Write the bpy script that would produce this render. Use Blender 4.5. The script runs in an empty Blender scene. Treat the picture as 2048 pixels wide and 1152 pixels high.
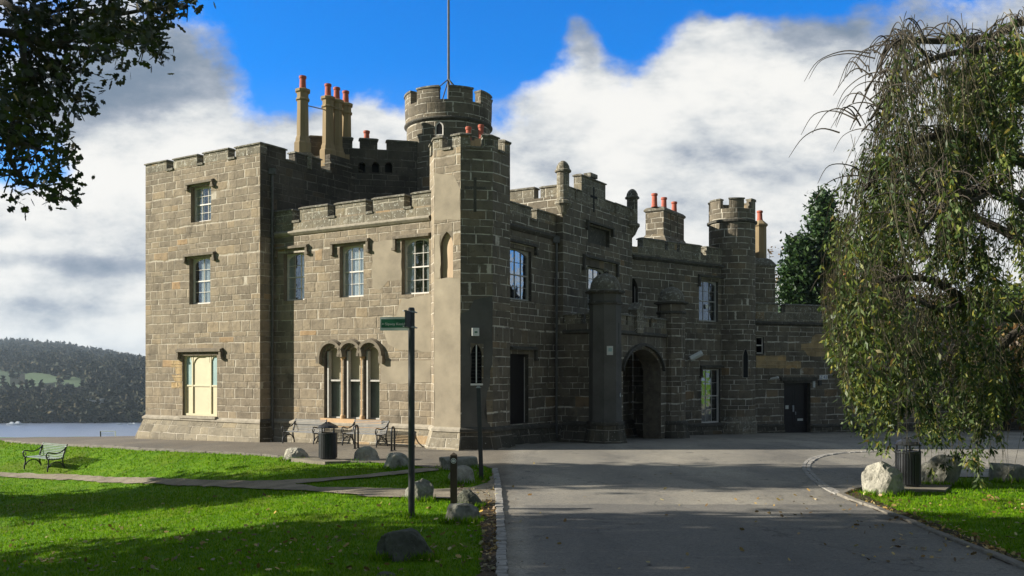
import bpy, bmesh, math, random
import numpy as np
from mathutils import Vector, Matrix
from mathutils import noise as mnoise
R = math.radians
random.seed(7); rng = np.random.default_rng(7)
scn = bpy.context.scene
COL = scn.collection
EYE = 2.6; FPX = 1800.0; CX = 1024.0; HY = 740.0
# ------------------------------------------------------------------ camera
cd = bpy.data.cameras.new("camera"); cam = bpy.data.objects.new("camera", cd); COL.objects.link(cam)
cam.location = (0, 0, EYE); cam.rotation_euler = (R(90), 0, 0)
cd.sensor_fit = 'HORIZONTAL'; cd.sensor_width = 36; cd.lens = 36*FPX/2048
cd.shift_y = (HY-576)/2048.0; cd.clip_start = 0.1; cd.clip_end = 12000
scn.camera = cam
# ------------------------------------------------------------------ node helpers
class NT:
    def __init__(s, nt): s.nt = nt; nt.nodes.clear()
    def n(s, t, ins=None, **kw):
        nd = s.nt.nodes.new(t)
        for k, v in kw.items(): setattr(nd, k, v)
        if ins:
            for k, v in ins.items():
                sk = nd.inputs[k]
                if isinstance(v, bpy.types.NodeSocket): s.nt.links.new(v, sk)
                else: sk.default_value = v
        return nd
    def m(s, op, a, b=None, c=None, clamp=False):
        ins = {0: a}
        if b is not None: ins[1] = b
        if c is not None: ins[2] = c
        return s.n('ShaderNodeMath', ins, operation=op, use_clamp=clamp).outputs[0]
    def vm(s, op, a, b=None):
        ins = {0: a}
        if b is not None: ins[1] = b
        nd = s.n('ShaderNodeVectorMath', ins, operation=op)
        return nd.outputs['Value'] if op in ('LENGTH', 'DOT_PRODUCT') else nd.outputs[0]
    def ss(s, x, a, b, o0=0.0, o1=1.0):
        return s.n('ShaderNodeMapRange', {0: x, 1: a, 2: b, 3: o0, 4: o1}, interpolation_type='SMOOTHSTEP').outputs[0]
    def mix(s, f, a, b, mode='MIX'):
        nd = s.nt.nodes.new('ShaderNodeMix'); nd.data_type = 'RGBA'; nd.blend_type = mode
        for i, v in ((0, f), (6, a), (7, b)):
            if isinstance(v, bpy.types.NodeSocket): s.nt.links.new(v, nd.inputs[i])
            else: nd.inputs[i].default_value = (v if i == 0 else (v if len(v) == 4 else (*v, 1)))
        return nd.outputs[2]
    def noise(s, vec, scale, detail=3, rough=.55, out='Fac', dim='3D'):
        return s.n('ShaderNodeTexNoise', {'Vector': vec, 'Scale': scale, 'Detail': detail, 'Roughness': rough}, noise_dimensions=dim).outputs[out]
    def xyz(s, v): return s.n('ShaderNodeSeparateXYZ', {0: v}).outputs
    def comb(s, x, y=0.0, z=0.0): return s.n('ShaderNodeCombineXYZ', {0: x, 1: y, 2: z}).outputs[0]
    def ramp(s, f, stops):
        nd = s.n('ShaderNodeValToRGB', {0: f}); e = nd.color_ramp.elements
        while len(e) < len(stops): e.new(.5)
        for i, (p, c) in enumerate(stops): e[i].position = p; e[i].color = (*c, 1)
        return nd.outputs[0]
def c4(c): return (*c, 1)
# ------------------------------------------------------------------ world: nishita sky with clouds
SUN_EL = 22.0; SUN_AZ = 179.0   # azimuth of the sun measured from +X
w = bpy.data.worlds.new("World"); scn.world = w; w.use_nodes = True
t = NT(w.node_tree)
sky = t.n('ShaderNodeTexSky', sky_type='NISHITA', sun_disc=False, sun_elevation=R(SUN_EL), sun_rotation=R(-90), air_density=1.0, dust_density=.6, ozone_density=3.0)
dirv = t.n('ShaderNodeTexCoord').outputs['Generated']
dx, dy, dz = t.xyz(dirv)
yy = t.m('ADD', t.m('ABSOLUTE', dy), .03)
a = t.m('DIVIDE', dx, yy); b = t.m('DIVIDE', dz, yy)
ab = t.comb(a, b, 0)
def blob(px, py, sx, sy, wt, acc):
    v = t.vm('MULTIPLY', t.vm('SUBTRACT', abw, ((px-CX)/FPX, (HY-py)/FPX, 0)), (FPX/sx, FPX/sy, 0))
    l = t.vm('DOT_PRODUCT', v, v)
    e = t.m('EXPONENT', t.m('MULTIPLY', l, -1.0))
    return t.m('MULTIPLY_ADD', e, wt, acc)
nz = t.noise(t.vm('MULTIPLY', ab, (1.0, 1.25, 1)), 6.5, 9, .62)
nzc = t.noise(ab, 3.0, 5, .55, 'Color')
abw = t.vm('ADD', ab, t.vm('MULTIPLY', t.vm('SUBTRACT', nzc, (.5, .5, .5)), (.16, .12, 0)))
acc = t.m('MULTIPLY_ADD', nz, 2.5, -.80)
acc = t.m('ADD', acc, t.m('ADD', t.ss(dy, .25, -.05, 0, 1.5), t.ss(b, .55, .9, 0, .55)))  # extra cloud added out of view, takes the blue out of the fill
for px, py, sx, sy, wt in ((760,60,330,150,-1.25),(620,210,110,120,-.75),(1060,130,130,60,-.55),(1380,0,230,70,-1.9),(1250,40,80,70,-.9),(1290,130,60,50,-.5),(1060,60,80,90,-.5),(130,335,75,60,-1.15),(20,310,60,50,-.6),(420,-10,90,60,-.7),
                       (1960,5,170,55,-.45),(1680,10,120,40,-.1),(520,40,70,80,-.3),(40,610,1,1,0),
                       (340,190,200,130,.9),(350,400,330,130,.7),(150,600,420,160,.8),(1130,230,90,45,.35),(1460,230,230,170,.55),(1300,330,200,90,.4),(1750,420,420,300,.8),(1250,420,500,140,.8),(700,290,220,40,.75),(1165,80,55,90,.85)):
    if wt: acc = blob(px, py, sx, sy, wt, acc)
mask = t.ss(acc, .14, .72)
sh = t.m('MULTIPLY_ADD', t.noise(t.vm('MULTIPLY', ab, (1.0, 1.9, 1)), 7.0, 8, .60), 2.7, -1.18)
for px, py, sx, sy, wt in ((330,170,190,95,.95),(80,200,200,120,.45),(150,530,260,22,.42),(130,615,330,22,.22),(60,470,120,20,.25),(1700,60,260,90,.75),(1380,60,160,80,.35),(1150,90,120,90,.6),(1650,300,160,110,.35),
                       (350,340,200,60,-.5),(1480,180,160,90,-.5),(1110,205,50,30,-.4),(1280,270,80,50,-.3),(1830,150,100,60,-.3),(1000,300,200,60,.15)):
    sh = blob(px, py, sx, sy, wt, sh)
sh = t.m('ADD', sh, t.m('ADD', t.ss(dy, .3, -.1, 0, 1.0), t.ss(b, .5, 1.0, 0, .9)))  # unseen clouds behind and overhead made greyer to weaken ambient light
shade = t.ss(sh, -.15, 1.15)
unseen_dim = t.m('MULTIPLY', t.m('MAXIMUM', t.ss(dy, .3, -.1, 0, 1.0), t.ss(b, .5, 1.0, 0, 1.0)), .16)  # sky out of view dimmed on purpose to cut the fill light
ccol = t.ramp(shade, [(0, (.90, .90, .885)), (.28, (.66, .69, .72)), (.62, (.38, .43, .51)), (1, (.19, .255, .35))])
# tint of the clear sky
skyc = t.mix(1.0, sky.outputs[0], (.015, .62, 1.30, 1), 'MULTIPLY')
hz = t.ss(b, 0.0, .34, .75, 0.0)
skyc = t.mix(hz, skyc, (2.9, 3.5, 4.2, 1))
ccs = t.mix(1.0, ccol, (5.5, 5.45, 5.35, 1), 'MULTIPLY')
final = t.mix(unseen_dim, t.mix(mask, skyc, ccs), (.42, .43, .42, 1))
bg = t.n('ShaderNodeBackground', {'Color': final, 'Strength': .1})
t.n('ShaderNodeOutputWorld', {0: bg.outputs[0]})
# ------------------------------------------------------------------ sun and exposure
sl = bpy.data.lights.new("sun", 'SUN'); sl.energy = 5.0; sl.angle = R(.5); sl.color = (1, .945, .85)
so = bpy.data.objects.new("sun", sl); COL.objects.link(so)
sd = Vector((math.cos(R(SUN_AZ))*math.cos(R(SUN_EL)), -abs(math.sin(R(SUN_AZ)))*math.cos(R(SUN_EL)), math.sin(R(SUN_EL))))
so.rotation_euler = sd.to_track_quat('Z', 'Y').to_euler(); so.location = (-30, 0, 30)
scn.view_settings.view_transform = 'Standard'; scn.view_settings.look = 'None'
scn.view_settings.gamma = 1; scn.view_settings.use_curve_mapping = False
scn.view_settings.exposure = .95
scn.cycles.volume_bounces = 0; scn.cycles.max_bounces = 6; scn.cycles.transparent_max_bounces = 12
# ------------------------------------------------------------------ materials
def newmat(name):
    m = bpy.data.materials.new(name); m.use_nodes = True
    return m, NT(m.node_tree)
def finish(t, col, rough=.8, bump=None, bs=.5, bd=.02, metal=0.0, spec=.5, extra=None):
    ins = {'Base Color': col, 'Roughness': rough, 'Metallic': metal, 'Specular IOR Level': spec}
    if bump is not None: ins['Normal'] = t.n('ShaderNodeBump', {'Height': bump, 'Strength': bs, 'Distance': bd}).outputs[0]
    if extra: ins.update(extra)
    p = t.n('ShaderNodeBsdfPrincipled', ins)
    t.n('ShaderNodeOutputMaterial', {0: p.outputs[0]})
    return p
def stone(name, base=(.225, .188, .130), h=.285, wd=.62, grime=.25, lichen=.3, mortar=(.46, .41, .32), mw=.0115, light=1.0, mort=1.0, seed=0.0):
    m, t = newmat(name)
    uv = t.n('ShaderNodeUVMap').outputs[0]
    pos = t.n('ShaderNodeNewGeometry').outputs['Position']
    wob = t.noise(uv, 1.1, 2, .5)
    u, v, _ = t.xyz(uv)
    cw = t.noise(t.comb(0.0, t.m('ADD', v, seed), 0.0), 1.15, 1, .5)
    v2 = t.m('ADD', t.m('MULTIPLY_ADD', wob, .06, t.m('ADD', v, 20.0)), t.m('MULTIPLY', cw, .68))
    q = t.m('DIVIDE', v2, h); row = t.m('FLOOR', q); fv = t.m('FRACT', q)
    rn = t.n('ShaderNodeTexWhiteNoise', {'W': t.m('ADD', row, seed)}, noise_dimensions='1D').outputs['Value']
    wr = t.noise(t.comb(t.m('MULTIPLY', u, .9), t.m('MULTIPLY', row, 5.37), seed), 1.0, 1, .5)
    uu = t.m('ADD', t.m('DIVIDE', u, wd), t.m('MULTIPLY_ADD', rn, 7.0, t.m('MULTIPLY', wr, 2.4)))
    cell = t.m('FLOOR', uu); fu = t.m('FRACT', uu)
    du = t.m('MULTIPLY', t.m('MINIMUM', fu, t.m('SUBTRACT', 1.0, fu)), wd)
    dv = t.m('MULTIPLY', t.m('MINIMUM', fv, t.m('SUBTRACT', 1.0, fv)), h)
    fine = t.noise(uv, 9.0, 3, .6)
    d = t.m('ADD', t.m('MINIMUM', du, dv), t.m('MULTIPLY_ADD', fine, .022, -.011))
    mo = t.ss(d, mw*.7, mw*1.4, 1.0, 0.0)
    patch = t.noise(pos, .55, 3, .6)
    mo = t.m('MULTIPLY', mo, t.m('MULTIPLY', t.ss(t.noise(uv, 1.7, 3, .6), .40, .54, .10, 1.0), mort))
    cv = t.n('ShaderNodeTexWhiteNoise', {'Vector': t.comb(cell, row, seed)}, noise_dimensions='3D').outputs
    B = np.array(base)
    c = t.ramp(cv['Value'], [(0, tuple(B*.74)), (.25, tuple(B*.90)), (.6, tuple(B*1.0)), (.9, tuple(B*np.array((1.12, 1.10, 1.06)))), (.965, tuple(B*np.array((1.16, 1.10, 1.0)))), (1, tuple(B*np.array((1.38, 1.10, .82))))])
    n1 = t.noise(pos, 2.6, 5, .62)
    c = t.mix(.85, c, t.ramp(n1, [(.25, (.62, .61, .60)), (.5, (1, 1, 1)), (.75, (1.25, 1.22, 1.15))]), 'MULTIPLY')
    chip = t.noise(uv, 5.5, 4, .65)
    c = t.mix(t.ss(chip, .60, .70, 0, .5), c, tuple(B*1.45))
    c = t.mix(t.ss(t.noise(uv, 3.3, 5, .7), .56, .68, 0, .7), c, tuple(B*.5))
    stk = t.noise(t.comb(t.m('MULTIPLY', u, 2.2), t.m('MULTIPLY', v, .22), seed), 1.0, 4, .6)
    c = t.mix(t.ss(stk, .54, .72, 0, .30+.3*grime), c, tuple(B*.42))
    c = t.mix(t.ss(patch, .66-.34*grime, .80-.22*grime, 0, min(.9, .25+grime*.65)), c, (.040, .036, .028))
    c = t.mix(mo, c, mortar)
    ln = t.noise(pos, 7.5, 5, .68)
    c = t.mix(t.ss(ln, .66-.12*lichen, .74-.12*lichen, 0, .75*min(1, lichen*1.6)), c, (.40, .39, .32))
    dots = t.noise(pos, 19.0, 2, .5)
    c = t.mix(t.ss(dots, .74-.08*lichen, .77-.08*lichen, 0, min(1, lichen*1.6)), c, (.62, .61, .55))
    hgt = t.m('ADD', t.m('MULTIPLY', t.noise(uv, 6.0, 6, .7), 1.1), t.m('MULTIPLY', t.ss(d, .0, .035), .5))
    hgt = t.m('ADD', hgt, t.m('MULTIPLY', cv['Value'], .35))
    finish(t, c, .92, hgt, .85, .035, spec=.2)
    return m
M = {}
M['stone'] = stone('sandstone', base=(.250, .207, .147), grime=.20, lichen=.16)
M['stone_shade'] = stone('shaded_sandstone', base=(.172, .147, .107), grime=.42, lichen=.22, mortar=(.56, .52, .42), mw=.0135, h=.30, wd=.66, seed=3.1)  # darker copy of the sandstone; shade of the unlit walls is in its colour
M['stone_deep_shade'] = stone('deep_shade_sandstone', base=(.105, .092, .070), grime=.75, lichen=.25, mortar=(.26, .24, .19), mort=.55, seed=5.2)  # darkest sandstone copy, shadow on side and rear walls put into the colour
M['parapet'] = stone('lichened_parapet_stone', base=(.20, .178, .130), grime=.42, lichen=.85, mortar=(.42, .38, .29), seed=8.3)
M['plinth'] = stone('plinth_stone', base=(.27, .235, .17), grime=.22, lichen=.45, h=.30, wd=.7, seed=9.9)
M['plinth_shade'] = stone('shaded_plinth_stone', base=(.095, .085, .062), grime=.5, lichen=.42, h=.30, wd=.7, mort=.5, seed=12.2)  # plinth stone with the shade of the unlit sides coloured in
M['tan_block'] = stone('fresh_tan_sandstone', base=(.40, .29, .15), grime=.0, lichen=.0, mortar=(.5, .42, .3), mort=.5, seed=4.4)
def simple(name, col, rough=.8, var=.25, ns=6.0, bs=.3, bd=.01, metal=0.0, lichen=0.0, spec=.4, coord='pos', streak=False):
    m, t = newmat(name)
    g = t.n('ShaderNodeTexCoord').outputs['Object'] if coord == 'obj' else t.n('ShaderNodeNewGeometry').outputs['Position']
    if streak: g2 = t.vm('MULTIPLY', g, (1, 1, .12))
    else: g2 = g
    n1 = t.noise(g2, ns, 5, .62)
    C = np.array(col)
    c = t.ramp(n1, [(.25, tuple(C*(1-var))), (.5, tuple(C)), (.78, tuple(np.minimum(1, C*(1+var))))])
    if lichen > 0:
        c = t.mix(t.ss(t.noise(g, 9.0, 5, .7), .62-.1*lichen, .70-.1*lichen, 0, lichen), c, (.42, .41, .34))
    finish(t, c, rough, t.noise(g, ns*4, 5, .65), bs, bd, metal, spec)
    return m
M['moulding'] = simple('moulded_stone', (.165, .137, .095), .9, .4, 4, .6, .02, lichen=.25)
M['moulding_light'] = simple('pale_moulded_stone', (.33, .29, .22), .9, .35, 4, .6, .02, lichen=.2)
M['moulding_shade'] = simple('shaded_moulded_stone', (.075, .068, .052), .9, .45, 4, .6, .02, lichen=.35)  # moulded stone darkened to carry the shade of walls away from the sun
M['coping'] = simple('lichened_coping', (.15, .135, .10), .95, .5, 5, .8, .03, lichen=.75)
M['render'] = simple('cement_render', (.285, .24, .168), .9, .30, 1.1, .45, .012, lichen=.12)
M['render_shade'] = simple('shaded_render', (.105, .100, .086), .9, .35, 1.0, .45, .012, lichen=.1)  # same cement render, shade painted in for faces out of the sun
M['chimney'] = simple('buff_chimney_stone', (.29, .215, .115), .9, .32, 2.5, .3, .01, streak=True)
M['pot'] = simple('terracotta', (.42, .11, .065), .8, .25, 8, .2, .005)
M['sill'] = simple('orange_sandstone_sill', (.52, .34, .18), .85, .2, 3, .25, .008)
M['timber'] = simple('white_painted_timber', (.62, .58, .50), .55, .15, 9, .15, .003)
M['timber_grey'] = simple('weathered_white_timber', (.42, .40, .35), .6, .2, 9, .15, .003)
M['cream'] = simple('cream_boarding', (.56, .50, .32), .6, .08, 2.5, .1, .003)
M['pale_board'] = simple('drab_boarding', (.42, .37, .25), .7, .15, 2.5, .1, .003)
M['blue_glass'] = simple('pale_blue_panel', (.30, .42, .40), .35, .12, 3, .05, .002)
M['lower_glass'] = simple('dull_lower_glass', (.13, .15, .13), .2, .3, 2.5, .05, .002, spec=.6)
M['wood_board'] = simple('buff_board', (.50, .36, .22), .7, .25, 5, .2, .003, streak=True)
M['black_door'] = simple('black_painted_wood', (.014, .011, .010), .45, .4, 5, .2, .004)
M['iron'] = simple('black_cast_iron', (.018, .019, .020), .38, .3, 12, .2, .003, spec=.6)
M['pipe'] = simple('grey_pipe', (.10, .10, .09), .5, .35, 6, .2, .003)
M['void'] = simple('dark_interior', (.010, .010, .010), .95, .1, 3, .0, .001)
M['lead'] = simple('roof_lead', (.16, .17, .18), .7, .25, 2, .3, .01)
M['curtain'] = simple('net_curtain', (.66, .67, .65), .9, .2, 4, .3, .01, streak=True)
M['white'] = simple('white_plastic', (.70, .70, .64), .5, .08, 6, .1, .002)
M['paper'] = simple('paper_notice', (.55, .56, .50), .8, .1, 6, .1, .002)
M['bark'] = simple('bark', (.055, .045, .032), .95, .5, 9, .9, .03, streak=True)
M['strand'] = simple('tan_twig', (.15, .125, .075), .85, .45, 9, .3, .005)
M['sign_green'] = simple('green_enamel', (.012, .13, .055), .35, .1, 4, .05, .001)
M['sign_blue'] = simple('navy_enamel', (.03, .04, .22), .4, .1, 4, .05, .001)
M['post_wood'] = simple('dark_treated_timber', (.050, .036, .020), .8, .4, 6, .4, .006, streak=True)
M['metal'] = simple('galvanised_metal', (.30, .31, .32), .4, .2, 8, .1, .002, metal=.6)
M['slat'] = simple('grey_green_slat', (.20, .25, .21), .5, .25, 8, .2, .003)
M['slat_light'] = simple('worn_bench_slat', (.21, .21, .205), .30, .25, 8, .15, .003, spec=.8)
M['slab'] = simple('bin_slab', (.19, .165, .12), .9, .35, 3, .5, .01)
M['rock'] = simple('grey_boulder', (.25, .24, .19), .92, .55, 4.5, 1.0, .06, lichen=.3)
M['rock_light'] = simple('pale_boulder', (.38, .355, .28), .92, .5, 4.5, 1.0, .06, lichen=.35)
M['rock_dark'] = simple('mossy_dark_boulder', (.075, .078, .055), .92, .5, 2.8, .9, .05, lichen=.15)
M['boat'] = simple('white_hull', (.75, .77, .78), .4, .05, 1, .05, .01)
def m_glass():
    m, t = newmat('window_glass')
    g = t.n('ShaderNodeNewGeometry').outputs['Position']
    bmp = t.n('ShaderNodeBump', {'Height': t.noise(g, 2.2, 2, .5), 'Strength': .35, 'Distance': .05}).outputs[0]
    gl = t.n('ShaderNodeBsdfGlossy', {'Color': (.9, .95, 1, 1), 'Roughness': .06, 'Normal': bmp})
    tr = t.n('ShaderNodeBsdfTransparent', {'Color': (.80, .86, .86, 1)})
    mx = t.n('ShaderNodeMixShader', {0: .38, 1: tr.outputs[0], 2: gl.outputs[0]})
    t.n('ShaderNodeOutputMaterial', {0: mx.outputs[0]}); return m
M['glass'] = m_glass()
def m_grass(name, blade=False):
    m, t = newmat(name)
    g = t.n('ShaderNodeNewGeometry'); pos = g.outputs['Position']
    big = t.noise(pos, .35, 4, .6); mid = t.noise(pos, 2.5, 5, .65); fine = t.noise(pos, 34, 4, .7)
    c = t.ramp(mid, [(.28, (.060, .150, .006)), (.5, (.125, .265, .006)), (.72, (.20, .34, .010))])
    c = t.mix(t.ss(big, .48, .66, 0, .55), c, (.17, .20, .018))
    c = t.mix(t.ss(t.noise(pos, 1.1, 5, .7), .62, .74, 0, .6), c, (.045, .085, .010))
    c = t.mix(t.ss(t.noise(pos, .8, 6, .75), .60, .74, 0, .6), c, (.24, .22, .06))
    if blade:
        r = g.outputs['Random Per Island']
        c = t.mix(.7, c, t.ramp(r, [(0, (.050, .15, .004)), (.6, (.15, .31, .007)), (.93, (.25, .38, .015)), (1, (.38, .34, .12))]))
        d = t.n('ShaderNodeBsdfDiffuse', {'Color': c}); tl = t.n('ShaderNodeBsdfTranslucent', {'Color': c})
        mx = t.n('ShaderNodeMixShader', {0: .4, 1: d.outputs[0], 2: tl.outputs[0]})
        t.n('ShaderNodeOutputMaterial', {0: mx.outputs[0]})
    else:
        c = t.mix(.7, c, t.ramp(fine, [(.3, (.45, .45, .45)), (.7, (1.35, 1.35, 1.2))]), 'MULTIPLY')
        c = t.mix(t.ss(t.noise(pos, 26, 2, .5), .72, .76, 0, .8), c, (.30, .26, .12))
        finish(t, c, .9, fine, .9, .06, spec=.15)
    return m
M['grass'] = m_grass('lawn'); M['blade'] = m_grass('grass_blade', True)
def m_asphalt():
    m, t = newmat('asphalt')
    pos = t.n('ShaderNodeNewGeometry').outputs['Position']
    x, y, z = t.xyz(pos)
    big = t.noise(t.vm('MULTIPLY', pos, (1, .45, 1)), .30, 5, .6); mid = t.noise(pos, 3.2, 5, .7); fine = t.noise(pos, 90, 3, .8)
    c = t.ramp(big, [(.3, (.19, .176, .150)), (.5, (.275, .252, .208)), (.7, (.40, .36, .285))])
    c = t.mix(t.ss(mid, .45, .7, 0, .45), c, (.30, .262, .20))
    c = t.mix(.75, c, t.ramp(fine, [(.28, (.35, .35, .36)), (.52, (1, 1, 1)), (.74, (1.9, 1.85, 1.75))]), 'MULTIPLY')
    # darker tone on the near road
    edge = t.m('ADD', y, t.m('MULTIPLY', t.noise(pos, .9, 3, .6), .8))
    near = t.m('MULTIPLY', t.ss(edge, 17.6, 17.75, 1.0, 0.0), t.ss(x, 0.1, .4))
    c = t.mix(t.m('MULTIPLY', near, .5), c, (.085, .085, .085))
    # leaf-stain brown along the gutters
    vs = t.noise(pos, 1.4, 4, .7)
    c = t.mix(t.ss(t.m('MULTIPLY_ADD', vs, 1.2, t.m('MULTIPLY', x, -1.1)), .35, 1.0, 0, .5), c, (.095, .070, .042))
    # cracks
    vo = t.n('ShaderNodeTexVoronoi', {'Vector': t.vm('ADD', pos, t.vm('MULTIPLY', t.noise(pos, 1.2, 3, .6, 'Color'), (1.6, 1.6, 0))), 'Scale': .23}, feature='DISTANCE_TO_EDGE').outputs[0]
    c = t.mix(t.ss(vo, .0, .007, .38, 0), c, (.025, .024, .022))
    wear = t.noise(t.vm('MULTIPLY', t.vm('ADD', pos, t.vm('MULTIPLY', t.noise(pos, .4, 2, .5, 'Color'), (2, 2, 0))), (.9, .12, 1)), 1.0, 3, .6)
    c = t.mix(t.ss(wear, .5, .66, 0, .35), c, (.11, .104, .095))
    spot = t.noise(pos, 1.9, 2, .4)
    c = t.mix(t.ss(spot, .68, .73, 0, .5), c, (.075, .070, .062))
    strk = t.noise(t.vm('MULTIPLY', pos, (.35, 3.0, 1)), 1.0, 4, .65)
    c = t.mix(t.ss(strk, .56, .72, 0, .35), c, (.36, .32, .25))
    c = t.mix(.6, c, t.ramp(t.noise(pos, 26, 3, .75), [(.32, (.55, .55, .56)), (.5, (1, 1, 1)), (.7, (1.45, 1.42, 1.35))]), 'MULTIPLY')
    specks = t.noise(pos, 21, 2, .5)
    c = t.mix(t.ss(specks, .745, .76, 0, .8), c, (.36, .31, .20))
    finish(t, c, .88, t.m('ADD', fine, t.m('MULTIPLY', mid, 1.0)), .6, .012, spec=.3)
    return m
M['asphalt'] = m_asphalt()
def m_soil(name, cols, peb):
    m, t = newmat(name)
    pos = t.n('ShaderNodeNewGeometry').outputs['Position']
    n1 = t.noise(pos, 2.0, 6, .65); f = t.noise(pos, 45, 4, .75)
    c = t.ramp(n1, [(.3, cols[0]), (.5, cols[1]), (.7, cols[2])])
    c = t.mix(.8, c, t.ramp(f, [(.3, (.45, .45, .45)), (.55, (1, 1, 1)), (.75, (1.7, 1.65, 1.5))]), 'MULTIPLY')
    vo = t.n('ShaderNodeTexVoronoi', {'Vector': pos, 'Scale': peb}).outputs
    c = t.mix(t.ss(vo['Distance'], .12, .3, .5, 0), c, (.26, .22, .16))
    finish(t, c, .95, t.m('ADD', f, t.ss(vo['Distance'], .1, .5, .6, 0)), .9, .02, spec=.15)
    return m
M['gravel'] = m_soil('gravel', ((.20, .17, .12), (.30, .255, .185), (.38, .33, .24)), 26)
M['soil'] = m_soil('leaf_soil', ((.035, .026, .016), (.065, .048, .030), (.11, .08, .048)), 18)
def m_leaf(name, stops, tl=.35, rough=.5, ns=.75):
    m, t = newmat(name)
    g = t.n('ShaderNodeNewGeometry')
    c = t.ramp(g.outputs['Random Per Island'], stops)
    big_ = t.noise(g.outputs['Position'], ns, 3, .55)
    c = t.mix(.85, c, t.ramp(big_, [(.38, (.42, .50, .48)), (.6, (1.25, 1.18, 1.0))]), 'MULTIPLY')
    c = t.mix(.6, c, t.ramp(t.noise(g.outputs['Position'], ns*1.3, 3, .6), [(.3, (.55, .6, .55)), (.7, (1.3, 1.25, 1.1))]), 'MULTIPLY')
    d = t.n('ShaderNodeBsdfPrincipled', {'Base Color': c, 'Roughness': rough, 'Specular IOR Level': .4}); l = t.n('ShaderNodeBsdfTranslucent', {'Color': c})
    mx = t.n('ShaderNodeMixShader', {0: tl, 1: d.outputs[0], 2: l.outputs[0]})
    t.n('ShaderNodeOutputMaterial', {0: mx.outputs[0]}); return m
M['leaf_weep'] = m_leaf('weeping_leaf', [(0, (.030, .060, .017)), (.4, (.065, .108, .025)), (.8, (.135, .175, .034)), (.95, (.26, .25, .05)), (1, (.22, .13, .045))], .35)
M['leaf_oak'] = m_leaf('oak_leaf', [(0, (.018, .028, .010)), (.8, (.035, .050, .014)), (1, (.07, .06, .02))], .12)
M['leaf_conifer'] = m_leaf('conifer_spray', [(0, (.016, .042, .014)), (.6, (.035, .080, .022)), (1, (.075, .13, .03))], .2)
M['leaf_yellow'] = m_leaf('yellowing_leaf', [(0, (.08, .10, .015)), (.6, (.20, .20, .02)), (1, (.34, .28, .03))], .4)
M['leaf_rust'] = m_leaf('rust_leaf', [(0, (.14, .08, .03)), (.6, (.24, .13, .05)), (1, (.32, .22, .08))], .4)
M['leaf_green'] = m_leaf('green_leaf', [(0, (.03, .06, .012)), (.6, (.065, .11, .018)), (1, (.14, .17, .03))], .35)
M['leaf_fallen'] = m_leaf('fallen_leaf', [(0, (.10, .055, .02)), (.4, (.24, .14, .045)), (.75, (.42, .30, .12)), (.93, (.55, .48, .28)), (1, (.60, .36, .03))], .15)
M['wood_far'] = m_leaf('distant_crown', [(0, (.012, .020, .014)), (.45, (.026, .036, .018)), (.75, (.050, .050, .022)), (1, (.095, .075, .035))], .0, .9, .014)
def m_hill():
    m, t = newmat('hillside')
    pos = t.n('ShaderNodeNewGeometry').outputs['Position']
    n1 = t.noise(pos, .012, 5, .6); f = t.noise(pos, .12, 5, .7)
    c = t.ramp(n1, [(.35, (.018, .026, .018)), (.5, (.028, .034, .022)), (.62, (.050, .040, .034))])
    c = t.mix(.7, c, t.ramp(f, [(.3, (.5, .5, .5)), (.7, (1.5, 1.5, 1.5))]), 'MULTIPLY')
    finish(t, c, .95, f, 1.0, 3.0, spec=.05); return m
M['hill'] = m_hill()
M['field'] = simple('far_pasture', (.055, .095, .030), .9, .25, .02, .1, .5)
def m_water():
    m, t = newmat('lake_water')
    pos = t.n('ShaderNodeNewGeometry').outputs['Position']
    n = t.noise(t.vm('MULTIPLY', pos, (.5, 1, 1)), .35, 6, .7)
    nb = t.noise(t.vm('MULTIPLY', pos, (.25, 1, 1)), .02, 4, .6)
    c = t.ramp(nb, [(.3, (.15, .19, .27)), (.7, (.21, .25, .33))])
    finish(t, c, .28, n, .9, .5, spec=.6); return m
M['water'] = m_water()
M['setts'] = simple('granite_sett', (.30, .28, .245), .85, .35, 9, .6, .01)
M['setts_dull'] = simple('dull_kerb_stone', (.19, .17, .135), .88, .35, 7, .6, .01)
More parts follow.
